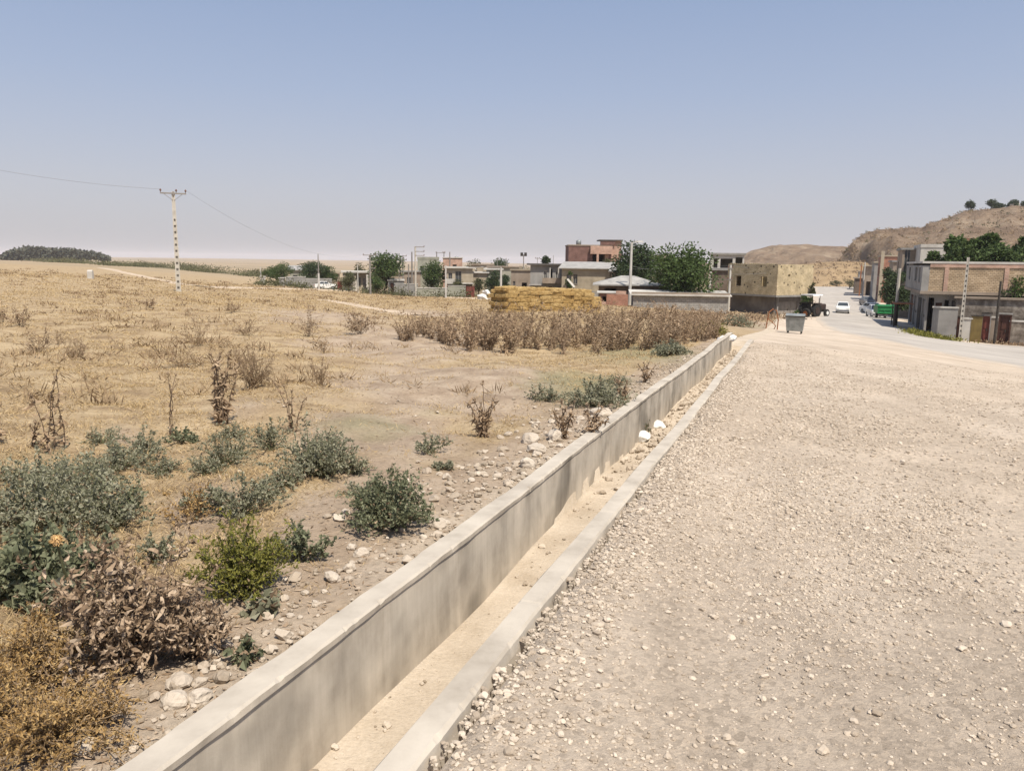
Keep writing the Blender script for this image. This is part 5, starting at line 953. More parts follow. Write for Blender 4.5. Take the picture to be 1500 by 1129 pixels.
# ================================================================== POLES, WIRES
def topz(px, py, p): return float(at(px, py, p[1])[2]-p[2])
def ladder_pole(px, py_top, d, label, w0=.42, w1=.26, nh=13, arm=True, yaw=0, holes=.8, group=None):
    p = stand(px, d); H = topz(px, py_top, p); root = thing('utility_pole', label, 'utility pole', p, -math.atan2(p[0], p[1])+yaw, group)
    so = Soup(); wz = lambda z: w0+(w1-w0)*z/H; rail = .26
    for s in (-1, 1):
        pr = []
        for z in (-.6, H):
            w = wz(max(z, 0)); a, b = sorted((s*w/2, s*w*(.5-rail))); pr += [(a, -.13, z), (b, -.13, z), (b, .13, z), (a, .13, z)]
        so.add(pr, [[0, 1, 5, 4], [1, 2, 6, 5], [2, 3, 7, 6], [3, 0, 4, 7], [4, 5, 6, 7]])
    zs = np.linspace(.35, H*holes, nh); g = (zs[1]-zs[0]); prev = -.5
    for z in list(zs)+[H+g*.3]:
        z1 = min(z-g*.2, H-.002); w = wz(z1)*(.5-rail)*.999
        if z1 > prev+.02: so.box(-w, w, -.115, .115, prev, z1)
        prev = z+g*.2
    so.build('shaft', 'pole_concrete', root)
    st = Soup()
    for z in zs: w = wz(z)*(.5-rail); Soup().box(-w, w, -.03, .06, z-g*.2-.01, z+g*.2+.01).build('hole_shade_plug', 'pole_grey', root)  # darker grey plugs fill the step holes, recess shade put into their colour
    ins = []
    if arm:
        c = Soup(); c.box(-1.05, 1.05, -.2, -.125, H-.22, H-.10); c.box(-.06, .06, -.22, -.2, H-.3, H); c.tube([(-.75, -.16, H-.2), (-.05, -.16, H-.75)], .02, 4); c.tube([(.75, -.16, H-.2), (.05, -.16, H-.75)], .02, 4); c.build('crossarm', 'pole_grey', root)
        for x in (-1.0, .25, 1.0):
            i_ = Soup(); i_.tube([(x, -.16, H-.1), (x, -.16, H+.0), (x, -.16, H+.05), (x, -.16, H+.13), (x, -.16, H+.2)], [.02, .03, .09, .075, .035], 8); i_.build('insulator', 'insulator', root); ins.append((x, -.16, H+.16))
    return root, [np.array(p)+np.array([math.cos(root.rotation_euler.z)*q[0]-math.sin(root.rotation_euler.z)*q[1], math.sin(root.rotation_euler.z)*q[0]+math.cos(root.rotation_euler.z)*q[1], q[2]]) for q in ins]
def pole(px, pyt, d, label, mt='pole_grey', r0=.13, r1=.08, arms=(), lamp=None, lean=0, name='utility_pole', cat='utility pole', pxt=None, low=None, group=None):
    p = stand(px, d); H = topz(px, pyt, p); root = thing(name, label, cat, p, -math.atan2(p[0], p[1]), group); dx = 0 if pxt is None else (pxt-px)/F*d-0
    # lean seen beyond the lens' own divergence is ignored: the pole is plumb
    so = Soup()
    if low:
        so.tube([(0, 0, H*low), (0, 0, H)], [r0*.8, r1], 8); so.build('shaft', mt, root); Soup().tube([(0, 0, -.6), (0, 0, H*low-.003)], [r0*1.25, r0*1.1], 8).build('base_sleeve', 'steel_dark' if mt != 'pole_grey' else 'pole_white', root)
    else: so.tube([(0, 0, -.6), (0, 0, H*.5), (0, 0, H)], [r0, (r0+r1)/2, r1], 8).build('shaft', mt, root)
    for z, a, b, kind in arms:
        c = Soup(); c.box(a, b, -.14, -.07, H*z-.06, H*z+.06); ar = c.build('crossarm', 'pole_grey', root)
        for x in np.linspace(a+.06, b-.06, 3 if kind == 3 else 2):
            if abs(x) < .12 and kind == 2: continue
            Soup().tube([(x, -.1, H*z+.04), (x, -.1, H*z+.1), (x, -.1, H*z+.24)], [.03, .085, .05], 6).build('insulator', 'insulator', ar)
    if lamp:
        s, ln = lamp; c = Soup(); c.tube([(0, 0, H-.25), (s*.25, 0, H+.02), (s*ln, 0, H+.10)], [.05, .045, .04], 6); ar = c.build('lamp_arm', mt, root)
        c = Soup(); c.prism([(-.13, H+.02), (.13, H+.02), (.10, H+.16), (-.10, H+.16)], min(s*ln*.75, s*(ln+.75)), max(s*ln*.75, s*(ln+.75))); c.build('lamp_head', 'pole_white', ar)
    return root, p+np.array([0, 0, H])
def wire(a, b, sag, label, r=.018, group=None, name='power_line'):
    a, b = np.array(a), np.array(b); t = np.linspace(0, 1, 24)[:, None]; P = a+(b-a)*t; P[:, 2] -= sag*4*(t*(1-t))[:, 0]; o = Soup().tube(P, r, 4).build(name, 'wire'); return tag(o, label, 'power line', group)
big, ins = ladder_pole(263, 281, 69, 'tall white concrete pole with dark step holes standing alone in the field', nh=12, holes=.72)
lp, lp_top = pole(468, 372, 138, 'lone slim pole with white lower half between the leftmost village trees', 'pole_grey', .15, .07, low=.45)
tp, tp_top = pole(543, 373, 128, 'grey pole with top crossarm standing in front of the acacia tree', 'pole_grey', .17, .11, arms=((.985, -1.1, .95, 2), (.66, 0, .9, 2)))
wire(at(-330, 168, 62), ins[0], 1.0, 'long sagging wire from the left picture edge to the white field pole', .010)
wire(ins[2], tp_top+np.array([-1, 0, 0]), 2.2, 'faint wire sagging from the white field pole down to the village', .008)
pole(525, 388, 136, 'thin pale post in front of the cream house with the red gate', 'pole_white', .10, .06)
pole(384, 391, 148, 'thin pale post beside the small left pillar', 'pole_white', .09, .05)
pole(585, 386, 141, 'short thin pale post right of the acacia crown', 'pole_white', .08, .05)
pole(591, 374, 150, 'dark pole with crossarm just right of the acacia tree', 'pole_grey', .15, .1, arms=((.98, -.7, .7, 2), (.88, -.7, .7, 2)))
pole(599, 387, 132, 'short dark pole left of the triple arm pole', 'pole_grey', .12, .09)
pole(604, 369, 142, 'dark plain pole directly behind the triple arm pole', 'pole_grey', .16, .12)
pole(609, 361, 130, 'tall pale pole with three short arms pointing right', 'pole_concrete', .2, .13, arms=((.99, 0, 1.5, 2), (.9, 0, 1.5, 2), (.82, 0, 1.5, 2)))
pole(640, 369, 175, 'left pole of the linked pair behind the olive house', 'pole_grey', .14, .1, arms=((.98, -.2, 1.9, 2),))
pole(650.5, 369, 175, 'right pole of the linked pair behind the olive house', 'pole_grey', .14, .1, arms=((.985, -.3, .3, 2),))
pole(659, 369, 160, 'plain dark pole in front of the pink brick floor', 'pole_grey', .15, .1)
pole(653, 389, 128, 'white pole in front of the cream balcony house, left of two', 'pole_white', .15, .12)
pole(733.5, 391, 125, 'white pole beside pale rubble, right of two', 'pole_white', .19, .16, arms=((.985, -5.2, .2, 2),))
pole(728, 378, 190, 'thin mast above the dark distant tree', 'pole_grey', .1, .06)
pole(741, 378, 190, 'thin post pair left of the twin floodlight mast', 'pole_grey', .1, .06)
pole(786, 377, 170, 'thin grey mast left of the roof top tree', 'pole_grey', .08, .05, arms=((.97, -.5, .5, 2),))
pole(809, 374, 170, 'thin grey mast right of the roof top tree', 'pole_grey', .08, .05)
fl, ft = pole(766, 373, 150, 'tall mast with two dark floodlights above the village', 'pole_grey', .13, .08, name='floodlight_mast', cat='floodlight')
for s in (-1, 1): Soup().prism([(-.25, float(ft[2]-fl.location.z)-.3), (.2, float(ft[2]-fl.location.z)-.15), (.2, float(ft[2]-fl.location.z)+.4), (-.25, float(ft[2]-fl.location.z)+.3)], *sorted((s*.1, s*.62))).build('lamp_head', 'steel_dark', fl)
pole(922, 355, 90, 'white street lamp with arm to the right in front of the dark tree', 'pole_white', .19, .12, lamp=(1, .55), name='street_lamp', cat='street lamp')
pc, pct = pole(1067, 388, 85, 'slim grey pole beside the yellow brick house', 'pole_white', .13, .10, arms=((.93, -.3, .3, 2), (.70, -.25, .25, 2)))
ladder_pole(1411, 377, 55.5, 'tall pale concrete pole with step holes in front of the tan brick storey', .23, .17, 15, arm=False, holes=.9)
pole(1462, 412, 55, 'dark rusty steel pole beside the dark brown double gate', 'steel_dark', .09, .07)
pole(1313, 393, 66, 'pale pole with dark lower sleeve at the shopfront corner', 'pole_concrete', .16, .12, low=.42)
pole(1262, 384, 150, 'pale distant pole before the red brick house', 'pole_white', .12, .1)
wire(pct+[0, 0, -.1], at(700, 388, 150), .6, 'upper wire running left from the slim pole by the brick house', .013)
wire(pct+[0, 0, -1.6], at(925, 389.5, 90), .3, 'lower wire running left from the slim pole by the brick house', .013)
wire(pct+[0, 0, -.1], at(1225, 391, 130), .5, 'upper wire running right across the yellow brick house', .013)
wire(pct+[0, 0, -1.0], at(1150, 396, 90), .15, 'lower wire running right across the yellow brick house', .013)
# ================================================================== STRAW STACK: every bale a thing
d = 50; pL = stand(741, d); pR = stand(881, 56); vec = (pR-pL); Ls = math.hypot(vec[0], vec[1]); yaw = math.atan2(vec[1], vec[0]); ux = np.array([math.cos(yaw), math.sin(yaw), 0]); uy = np.array([-math.sin(yaw), math.cos(yaw), 0])
bv = Soup()
def bale_mesh(seed):
    bm = bmesh.new(); bmesh.ops.create_cube(bm, size=1); bmesh.ops.subdivide_edges(bm, edges=bm.edges[:], cuts=4, use_grid_fill=True); r = random.Random(seed)
    for v in bm.verts:
        q = v.co.copy(); k = (abs(q.x) > .45)+(abs(q.y) > .45)+(abs(q.z) > .45); v.co *= 1-.035*(k-1)+r.uniform(-.028, .028)
    V = np.array([v.co[:] for v in bm.verts]); F_ = [[v.index for v in f.verts] for f in bm.faces]; bm.free(); so = Soup(); so.add(V, F_); g = np.random.default_rng(seed)
    m_ = 420; P = g.uniform(-.49, .49, (m_, 3)); ax = g.integers(0, 3, m_); P[np.arange(m_), ax] = np.where((g.random(m_) < .5) & (ax != 1), .485, -.485); A = unit(g.normal(0, 1, (m_, 3))*[1.2, .5, .4]); nm = np.zeros((m_, 3)); nm[np.arange(m_), ax] = np.sign(P[np.arange(m_), ax]); A = unit(A+nm*.35)
    w = Soup(); leaves(so, P, A*[1, 1.4, 2.0], g.uniform(.06, .2, m_), .012, 0); me = so.mesh('straw_bale'); me.materials.append(MT['straw_bale']); return me
BM = [bale_mesh(k) for k in range(5)]
Htop = topz(790, 419, pL); nrow = 7; bh = Htop/nrow; ncol = 9; bl = Ls/ncol; k = 0
for row in range(nrow):
    for c in range(ncol):
        for dp in range(3):
            if 0 < row < nrow-1 and dp == 1 and 0 < c < ncol-1: continue
            if row == nrow-1 and ((c == ncol-1) or rng.random() < .06): continue
            if row == nrow-2 and c == ncol-1 and dp == 0: continue
            q = pL+ux*((c+.5+(.22 if row % 2 else 0)*(1 if c < ncol-1 else 0)-.05)*bl)+uy*(.28+dp*.6+rng.normal(0, .035)); g0 = float(gz(q[0], q[1])); base_z = pL[2]+(pR[2]-pL[2])*(c+.5)/ncol
            o = bpy.data.objects.new('straw_bale', BM[k % 5]); k += 1; COL.objects.link(o); o.location = (q[0], q[1], base_z+bh*(row+.5)-.05+rng.normal(0, .012)); o.rotation_euler = (rng.normal(0, .03), rng.normal(0, .03), yaw+rng.normal(0, .05)); o.scale = (bl*.985, .6, bh*1.0)
            tag(o, 'golden straw bale of the big rectangular stack in the middle of the picture', 'straw bale', 'stacked golden straw bales')
# ================================================================== RUBBLE, SACKS, MARKER
def boulder(px, py, wpx, d, label, mt='rubble_white', flat=.7, group=None, name='rubble_block'):
    p = stand(px, d); p[2] = at(px, py, p[1])[2]; r = wpx/2*d/F; v, f = stones(np.array([[0, 0, 0.]]), np.array([r]), flat, .35, CB_V, CB_F)
    return tag(Soup().add(v, f).build(name, mt, loc=p), label, 'rubble', group)
boulder(706, 438, 20, 112, 'white slab of broken concrete on top of the pale rubble heap', flat=.8); boulder(712, 430, 14, 114, 'white chunk crowning the pale rubble heap beside the red gate')
boulder(703, 444, 16, 108, 'white tilted block at the front of the pale rubble heap'); boulder(728, 437, 16, 114, 'white flat block at the foot of the right white pole', flat=.5)
for k in range(16): boulder(rng.uniform(690, 738), rng.uniform(438, 446), rng.uniform(4, 9), 112+rng.uniform(-3, 3), 'small white chunk scattered around the pale rubble heap', group='small chunks of the pale rubble heap')
def sack(px, py, w, h, d, ang, label):
    p = stand(px, d); p[2] = at(px, py, p[1])[2]-h/F*d*.5; bm = bmesh.new(); bmesh.ops.create_icosphere(bm, subdivisions=3, radius=1); r = random.Random(px)
    for v in bm.verts:
        c = v.co; q = Vector((c.x*(1-.18*abs(c.x)), c.y*.62, c.z*.55)); q += Vector((r.uniform(-1, 1), r.uniform(-1, 1), r.uniform(-1, 1)))*.05+Vector((0, 0, .08*math.sin(7*c.x+3*c.y))); v.co = q*(w/F*d/2)
    me = bpy.data.meshes.new('white_sack'); bm.to_mesh(me); bm.free(); me.materials.append(MT['sack']); o = bpy.data.objects.new('white_sack', me); COL.objects.link(o); o.location = p; o.rotation_euler = (0, ang, .3); return tag(o, label, 'sack')
sack(1075, 490, 17, 11, S_END*math.cos(ALPHA)-.15, -.35, 'white sack on the very end of the concrete wall, right of two'); sack(1061, 493, 20, 10, S_END*math.cos(ALPHA)-.3, -.15, 'white sack lying behind the end of the wall, left of two')
p = stand(136, 88); root = thing('marker_post', 'small white concrete marker block far left in the field', 'marker', p); Hm = topz(136, 395.5, p); c = Soup(); c.prism([(-.22, -.3), (.22, -.3), (.18, Hm*.85), (0, Hm), (-.18, Hm*.85)], -.28, .28); c.build('block', 'plaster_white', root)
# rusty bent frame beside the bin
p = stand(1133, 46); root = thing('rusty_frame', 'rusty bent tube frame standing by the waste container', 'metal frame', p, -.3); s_ = 46/F; c = Soup()
for y in (0, .35): c.tube([(-.36, y, -.1), (-.30, y, .5), (-.22, y, 1.0), (-.02, y+.02, 1.18), (.2, y, 1.1), (.32, y, .55), (.30, y, -.1)], .03, 6)
c.tube([(-.02, 0, 1.18), (-.02, .35, 1.2)], .03, 5); c.tube([(-.30, 0, .5), (-.3, .35, .5)], .025, 5); c.build('frame', 'rust', root)
c = Soup(); c.tube([(-.28, .0, .62), (0, .0, .42), (.2, .1, .2), (.1, .2, -.05)], .025, 5); c.build('brace', 'rust', root)
# waste container on wheels
p = stand(1166.5, 42.5); root = thing('waste_container', 'grey galvanised waste container on wheels at the road side', 'waste container', p, -.42); Wb = .98; Hb = topz(1166, 461, p)
c = Soup(); t0, t1, dp0, dp1, z0, z1 = Wb*.42, Wb*.5, .32, .45, .15, Hb-.06
c.add([[-t0, -dp0, z0], [t0, -dp0, z0], [t0, dp0, z0], [-t0, dp0, z0], [-t1, -dp1, z1], [t1, -dp1, z1], [t1, dp1, z1], [-t1, dp1, z1]], [[3, 2, 1, 0], [0, 1, 5, 4], [1, 2, 6, 5], [2, 3, 7, 6], [3, 0, 4, 7]])
for xx in (-.27, 0, .27): c.add([[xx-.02, -dp0-.012, z0+.1], [xx+.02, -dp0-.012, z0+.1], [xx+.02, -dp1-.012, z1-.12], [xx-.02, -dp1-.012, z1-.12], [xx-.02, -dp0+.02, z0+.1], [xx+.02, -dp0+.02, z0+.1], [xx+.02, -dp1+.02, z1-.12], [xx-.02, -dp1+.02, z1-.12]], [[0, 1, 2, 3], [0, 3, 7, 4], [1, 5, 6, 2]])
c.build('body', 'galvanised', root)
c = Soup(); c.box(-t1-.03, t1+.03, -dp1-.03, -dp1+.03, z1-.05, z1+.02); c.box(-t1-.03, t1+.03, dp1-.03, dp1+.03, z1-.05, z1+.02); c.box(-t1-.03, -t1+.03, -dp1+.03, dp1-.03, z1-.05, z1+.02); c.box(t1-.03, t1+.03, -dp1+.03, dp1-.03, z1-.05, z1+.02); c.build('rim', 'steel_dark', root)
c = Soup(); N2 = 8; poly = [(-dp1*math.cos(a), z1+.024+.10*math.sin(a)) for a in np.linspace(0, math.pi, N2)]; c.prism(poly, -t1, t1); c.build('lid', 'galvanised', root)
for sx in (-1, 1):
    c = Soup(); c.tube([(sx*(t1+.005), 0, z1-.15), (sx*(t1+.12), 0, z1-.15)], .03, 6); c.build('lifting_trunnion', 'steel_dark', root)
    for sy in (-1, 1): 
        w = Soup().cyl((sx*t0*.85, sy*dp0*.85, .075), (1, 0, 0), .075, .06).build('wheel', 'rubber', root); Soup().box(sx*t0*.85-.035, sx*t0*.85+.035, sy*dp0*.85-.03, sy*dp0*.85+.03, .08, .148).build('fork', 'steel_dark', w)
# ================================================================== VEHICLES
def car(name, label, px, d, yaw, paint='car_white', scale=1.0, cat='car', kind='hatch', group=None):
    p = stand(px, d); root = thing(name, label, cat, p, yaw, group); s = scale; L2 = 2.0*s; Wd = .80*s
    body = [(-L2, .32), (-L2-.02, .62), (-L2+.05, .86), (-1.0, .93), (.9, .95), (L2-.05, .93), (L2+.03, .65), (L2, .32), (1.62, .26), (1.55, .52), (1.25, .62), (.95, .52), (.88, .24), (-.88, .24), (-.95, .52), (-1.25, .62), (-1.55, .52), (-1.62, .26)]
    c = Soup()      # front towards -y
    bmv = [(y*1, z) for y, z in body]; k = len(bmv); xs = [-Wd, -Wd*.96, Wd*.96, Wd]
    v = []
    for i_, x in enumerate(xs):
        for y, z in bmv: v.append((x, y*(1 if 0 < i_ < 3 else .985), z if 0 < i_ < 3 else .32+(z-.32)*.94))
    c.add(v, [[a*k+i, a*k+(i+1) % k, (a+1)*k+(i+1) % k, (a+1)*k+i] for a in range(3) for i in range(k)]); c.f.append(np.array([list(range(k))[::-1]])); c.f.append(np.array([list(range(3*k, 4*k))])); c.build('body', paint, root)
    c = Soup(); prof = [(-.85, .93), (-.15, 1.42), (.95, 1.44), (1.55, .95)]; tw = [.76*s, .60*s, .60*s, .76*s]
    v = [(-w, y, z) for (y, z), w in zip(prof, tw)]+[(w, y, z) for (y, z), w in zip(prof, tw)]; c.add(v, [[0, 1, 2, 3][::-1], [4, 5, 6, 7], [1, 5, 6, 2][::-1], [0, 4, 5, 1][::-1], [2, 6, 7, 3][::-1]]); c.build('cabin', paint, root)
    def glass(a, b, w0, w1, off):     # pane between two profile points
        (y0, z0), (y1, z1) = a, b; g = Soup(); n_ = np.array([0, -(z1-z0), (y1-y0)]); n_ = n_/np.linalg.norm(n_)*off; P0 = [(-w0, y0, z0), (w0, y0, z0), (w1, y1, z1), (-w1, y1, z1)]
        P1 = [tuple(np.array(q)+n_) for q in P0]; g.add(P0+P1, [[0, 1, 2, 3], [4, 5, 6, 7], [0, 1, 5, 4], [1, 2, 6, 5], [2, 3, 7, 6], [3, 0, 4, 7]]); g.build('window', 'glass', root)
    glass((-.78, .98), (-.2, 1.385), .66*s, .54*s, .012); glass((1.48, 1.01), (1.02, 1.385), .66*s, .54*s, -.012)
    for sx in (-1, 1):
        for y0, y1, u0, u1 in ((-.62, .28, -.1, .25), (.34, 1.28, .34, .9)):
            q0, q1 = .745*s*sx, .625*s*sx; o_ = .014*sx; Soup().add([(q0, y0, .985), (q0, y1, .985), (q1, u1, 1.38), (q1, u0, 1.38), (q0+o_, y0, .985), (q0+o_, y1, .985), (q1+o_, u1, 1.38), (q1+o_, u0, 1.38)], [[0, 1, 2, 3], [4, 5, 6, 7], [0, 1, 5, 4], [1, 2, 6, 5], [2, 3, 7, 6], [3, 0, 4, 7]]).build('window', 'glass', root)
        for y in (-1.25, 1.25):
            w = Soup().cyl((sx*(Wd-.09), y, .30), (1, 0, 0), .30, .18, 16).build('wheel', 'rubber', root); Soup().cyl((sx*(Wd+.002), y, .30), (1, 0, 0), .18, .03, 12).build('rim', 'galvanised', w)
        Soup().box(sx*.60*s-.14, sx*.60*s+.14, -L2-.04, -L2+.03, .60, .76).build('headlight', 'lamp_clear', root); Soup().box(sx*.62*s-.12, sx*.62*s+.12, L2-.02, L2+.04, .66, .84).build('tail_light', 'lamp_red', root)
        Soup().box(*sorted((sx*Wd*.99, sx*(Wd+.15))), -.62, -.5, .93, 1.05).build('mirror', paint, root)
    for y in (-L2-.03, L2+.03): Soup().box(-Wd*.94, Wd*.94, y-.06, y+.06, .34, .52).build('bumper', 'steel_dark' if paint != 'car_white' else 'car_grey', root)
    Soup().box(-.24, .24, L2+.092, L2+.102, .40, .50).build('number_plate', 'lamp_clear', root); return root
AR = -math.radians(AZ)
car('car', 'white car driving on the middle of the street', 1234.5, 100, AR+math.pi+math.pi)
car('car', 'white parked car next to the green trailer', 1284, 90, AR+.15)
car('car', 'white car parked far back behind the other white parked car', 1279, 104, AR+.5)
car('car', 'dark grey car parked farthest up the right kerb', 1270, 122, AR+.2, 'car_grey')
car('car', 'white car by the far village wall beside the lone slim pole', 478, 143.5, math.radians(90+16))
# green trailer with ribbed tailboard
p = stand(1301, 78); root = thing('trailer', 'bright green metal trailer parked before the dark shopfront', 'trailer', p, AR+.1); c = Soup(); c.box(-.95, .95, -.0, 2.6, .55, .65); c.box(-.95, .95, -.06, -.002, .55, 1.25); c.box(-.95, -.89, 0, 2.6, .652, 1.25); c.box(.89, .95, 0, 2.6, .652, 1.25); c.box(-.95, .95, 2.602, 2.66, .55, 1.25); c.build('bed', 'paint_green', root)
c = Soup(); c.box(-.97, .97, -.12, -.062, .55, .66); c.box(-.97, .97, -.12, -.062, .88, .95); c.box(-.97, .97, -.13, .05, 1.252, 1.33)
for x in (-.9, -.3, .3, .9): c.box(x-.04, x+.04, -.11, -.062, .662, .878)
c.build('rib', 'paint_green', root); c = Soup(); c.prism([(0, .70), (2.6, .70), (2.5, 1.35), (.15, 1.35)], -.87, .87); c.build('load_cover', 'paint_green', root)
for sx in (-1, 1): w = Soup().cyl((sx*.80, 1.4, .32), (1, 0, 0), .32, .2).build('wheel', 'rubber', root); Soup().cyl((sx*.905, 1.4, .32), (1, 0, 0), .17, .02).build('rim', 'galvanised', w)
c = Soup(); c.tube([(0, 2.6, .5), (0, 3.6, .45)], .05, 6); c.build('drawbar', 'steel_dark', root); c = Soup(); c.box(-.75, .75, .2, 2.4, .40, .548); c.build('chassis', 'steel_dark', root)
# tractor with white canopy
p = stand(1191, 84); root = thing('tractor', 'old dark tractor with white canopy roof parked beside the brick house', 'tractor', p, math.radians(35)); c = Soup()
c.prism([(-.28, .75), (.28, .75), (.28, 1.25), (.2, 1.36), (-.2, 1.36), (-.28, 1.25)], .35, 1.95); c.build('hood', 'tractor_paint', root); c = Soup(); c.box(-.9, .4, -.22, .22, .5, .95); c.box(.4, 2.0, -.14, .14, .48, .748); c.build('chassis', 'steel_dark', root)
for sy in (-1, 1):
    w = Soup().cyl((-.55, sy*.75, .72), (0, 1, 0), .72, .38, 20).build('wheel', 'rubber', root); Soup().cyl((-.55, sy*.96, .72), (0, 1, 0), .38, .05, 14).build('rim', 'tractor_paint', w)
    w = Soup().cyl((1.6, sy*.62, .40), (0, 1, 0), .40, .24, 16).build('wheel', 'rubber', root); Soup().cyl((1.6, sy*.76, .40), (0, 1, 0), .2, .04, 12).build('rim', 'car_white', w)
    c = Soup(); c.prism([(sy*.52, 1.45), (sy*1.0, 1.45), (sy*1.0, 1.52), (sy*.52, 1.52)], -1.2, .05); c.build('mudguard', 'tractor_paint', root)
    for xx in (-1.05, .25): Soup().tube([(xx, sy*.6, 1.53 if xx < 0 else .95), (xx, sy*.6, 2.3)], .03, 5).build('canopy_post', 'steel_dark', root)
c = Soup(); c.prism([(-.78, 2.3), (.78, 2.3), (.7, 2.42), (-.7, 2.42)], -1.25, .5); c.build('canopy', 'car_white', root); c = Soup(); c.box(-.8, -.3, -.25, .25, .96, 1.12); c.box(-.85, -.75, -.25, .25, 1.125, 1.55); c.build('seat', 'rubber', root)
c = Soup(); c.tube([(.3, 0, 1.37), (.1, 0, 1.55)], .025, 5); an = np.linspace(0, 2*math.pi, 15); c.tube([(.08+.05*math.cos(a), .19*math.sin(a), 1.56+.15*math.cos(a)) for a in an], .018, 5, False); c.build('steering_wheel', 'steel_dark', root); Soup().tube([(1.2, .12, 1.36), (1.2, .12, 2.0)], .035, 6).build('exhaust', 'steel_dark', root)
p = stand(1181, 82); root = thing('cart_wheel', 'loose dark machine wheel leaning beside the brick house corner', 'wheel', p, .5); Soup().cyl((0, 0, .45), (1, .2, .25), .5, .2, 18).build('tyre', 'rubber', root); Soup().cyl((-.1, -.02, .43), (1, .2, .25), .25, .06, 12).build('rim', 'rust', root)
# ================================================================== TREES
T = tree
T(409, 386, 38, 150, 'leftmost rounded green village tree', 'tree_leaf_mid', 1, .1); T(457, 384, 36, 150, 'dense dark tree just left of the lone slim pole', 'tree_leaf_dark', 2, .1); T(480, 391, 24, 152, 'smaller green tree just right of the lone slim pole', 'tree_leaf_mid', 3, .1)
T(511, 399, 20, 143, 'dusky brown green tree in front of the cream house with the red gate', 'tree_leaf_olive', 4, .1, 2200); T(530, 387, 24, 165, 'olive tree rising behind the roof of the cream house with the red gate', 'tree_leaf_olive', 5, .3, 2200)
T(566, 372, 44, 140, 'large feathery acacia behind the grey pole with top crossarm', 'tree_leaf_mid', 6, .16, 5200, 26); T(555, 402, 26, 136, 'low green bush tree at the foot of the acacia', 'tree_leaf_mid', 7, .05, 2200)
T(635, 384, 34, 139, 'bushy round green tree between the triple arm pole and white pole', 'tree_leaf_mid', 8, .06); T(672, 411, 22, 136, 'dark grey green shrub left of the bright red gate', 'tree_leaf_olive', 9, .02, 2000, name='shrub'); T(700, 408, 12, 136, 'thin brownish sapling right of the bright red gate', 'tree_leaf_olive', 10, .2, 1200)
T(721, 398, 22, 134, 'dark green tree behind pale rubble', 'tree_leaf_dark', 11, .05, 2600); T(738, 404, 14, 128, 'dark shrub between the right white pole and straw stack', 'tree_leaf_dark', 12, .03, 1800)
T(693, 382, 24, 230, 'pale distant tree above the white canopies', 'tree_leaf_olive', 13, .3, 1600); T(730, 380, 30, 220, 'bluish dark distant tree between the white pole and floodlight mast', 'tree_leaf_dark', 14, .2, 2200); T(762, 391, 26, 200, 'low distant green tree behind the floodlight mast', 'tree_leaf_olive', 15, .2, 1500); T(797, 376, 14, 160, 'small dark tree showing above the thin dark roof', 'tree_leaf_dark', 16, .4, 1600, 10); T(832, 399, 8, 111, 'little green shrub at the corner of the cream house', 'tree_leaf_mid', 17, .1, 900, 8)
T(927, 359, 58, 105, 'big dark willow like tree right behind the white street lamp', 'tree_leaf_dark', 18, .08, 7000, 30); T(887, 381, 22, 118, 'olive tree in front of the red brick block', 'tree_leaf_olive', 19, .2, 1800); T(1000, 363, 86, 88, 'biggest walnut tree with broad crown behind the long grey block shed', 'tree_leaf_bright', 20, .05, 9000, 34, ls=.34); T(970, 398, 30, 94, 'brownish green tree filling the left side of the walnut tree', 'tree_leaf_olive', 21, .08, 2600)
T(1180, 434, 12, 86, 'bright green vine shrub at the corner of the brick house', 'tree_leaf_bright', 22, .02, 1700, 10, name='shrub', ls=.2); T(1168, 455, 10, 84, 'low bright green weed shrub behind the waste container', 'tree_leaf_bright', 23, .02, 800, 8, name='shrub', ls=.16); T(1188, 415, 8, 90, 'thin reddish green creeper on the right edge of the brick house', 'tree_leaf_olive', 24, .1, 900, 8, name='shrub', ls=.18)
T(1391, 350, 34, 80, 'round bright tree above the left part of the tan brick storey', 'tree_leaf_bright', 30, .3, 4200, 18); T(1437, 346, 34, 82, 'taller round bright tree above the middle of the tan brick storey', 'tree_leaf_bright', 31, .3, 4200, 18); T(1408, 359, 50, 76, 'dark hedge tree below and between the two round bright trees', 'tree_leaf_mid', 32, .35, 4200, 22); T(1458, 362, 44, 76, 'dark hedge tree right of the taller round tree', 'tree_leaf_mid', 33, .35, 4200, 22); T(1487, 350, 18, 84, 'narrow pointed tree near the right picture edge', 'tree_leaf_mid', 34, .3, 2200, 12); T(1498, 362, 46, 77, 'dark hedge tree cut by the right picture edge', 'tree_leaf_mid', 35, .35, 4000, 22)
T(1362, 371, 20, 80, 'sparse climbing tree at the left end of the roof top greenery', 'tree_leaf_mid', 36, .35, 2000, 12); T(1494, 408, 34, 57.5, 'leafy green tree behind the yard wall at the right picture edge', 'tree_leaf_bright', 37, .3, 2400, 14, ls=.2); T(1466, 427, 14, 57.5, 'small dark shrub behind the dark steel pole', 'tree_leaf_dark', 38, .3, 1000, 8, ls=.16)
T(1303, 395, 22, 112, 'dark green poplar like tree beside the red brick house', 'tree_leaf_dark', 39, .05, 3600, 16); T(1312, 400, 36, 88, 'dark vine tree shading the shopfront beside the green trailer', 'tree_leaf_dark', 40, .05, 3600, 18); T(1242, 408, 22, 245, 'low bush at the left side of the street top', 'tree_leaf_olive', 41, .05, 1200, 10, name='shrub'); T(1222, 411, 16, 262, 'scrubby bush where the street meets the golden slope', 'tree_leaf_olive', 42, .05, 1000, 8, name='shrub')
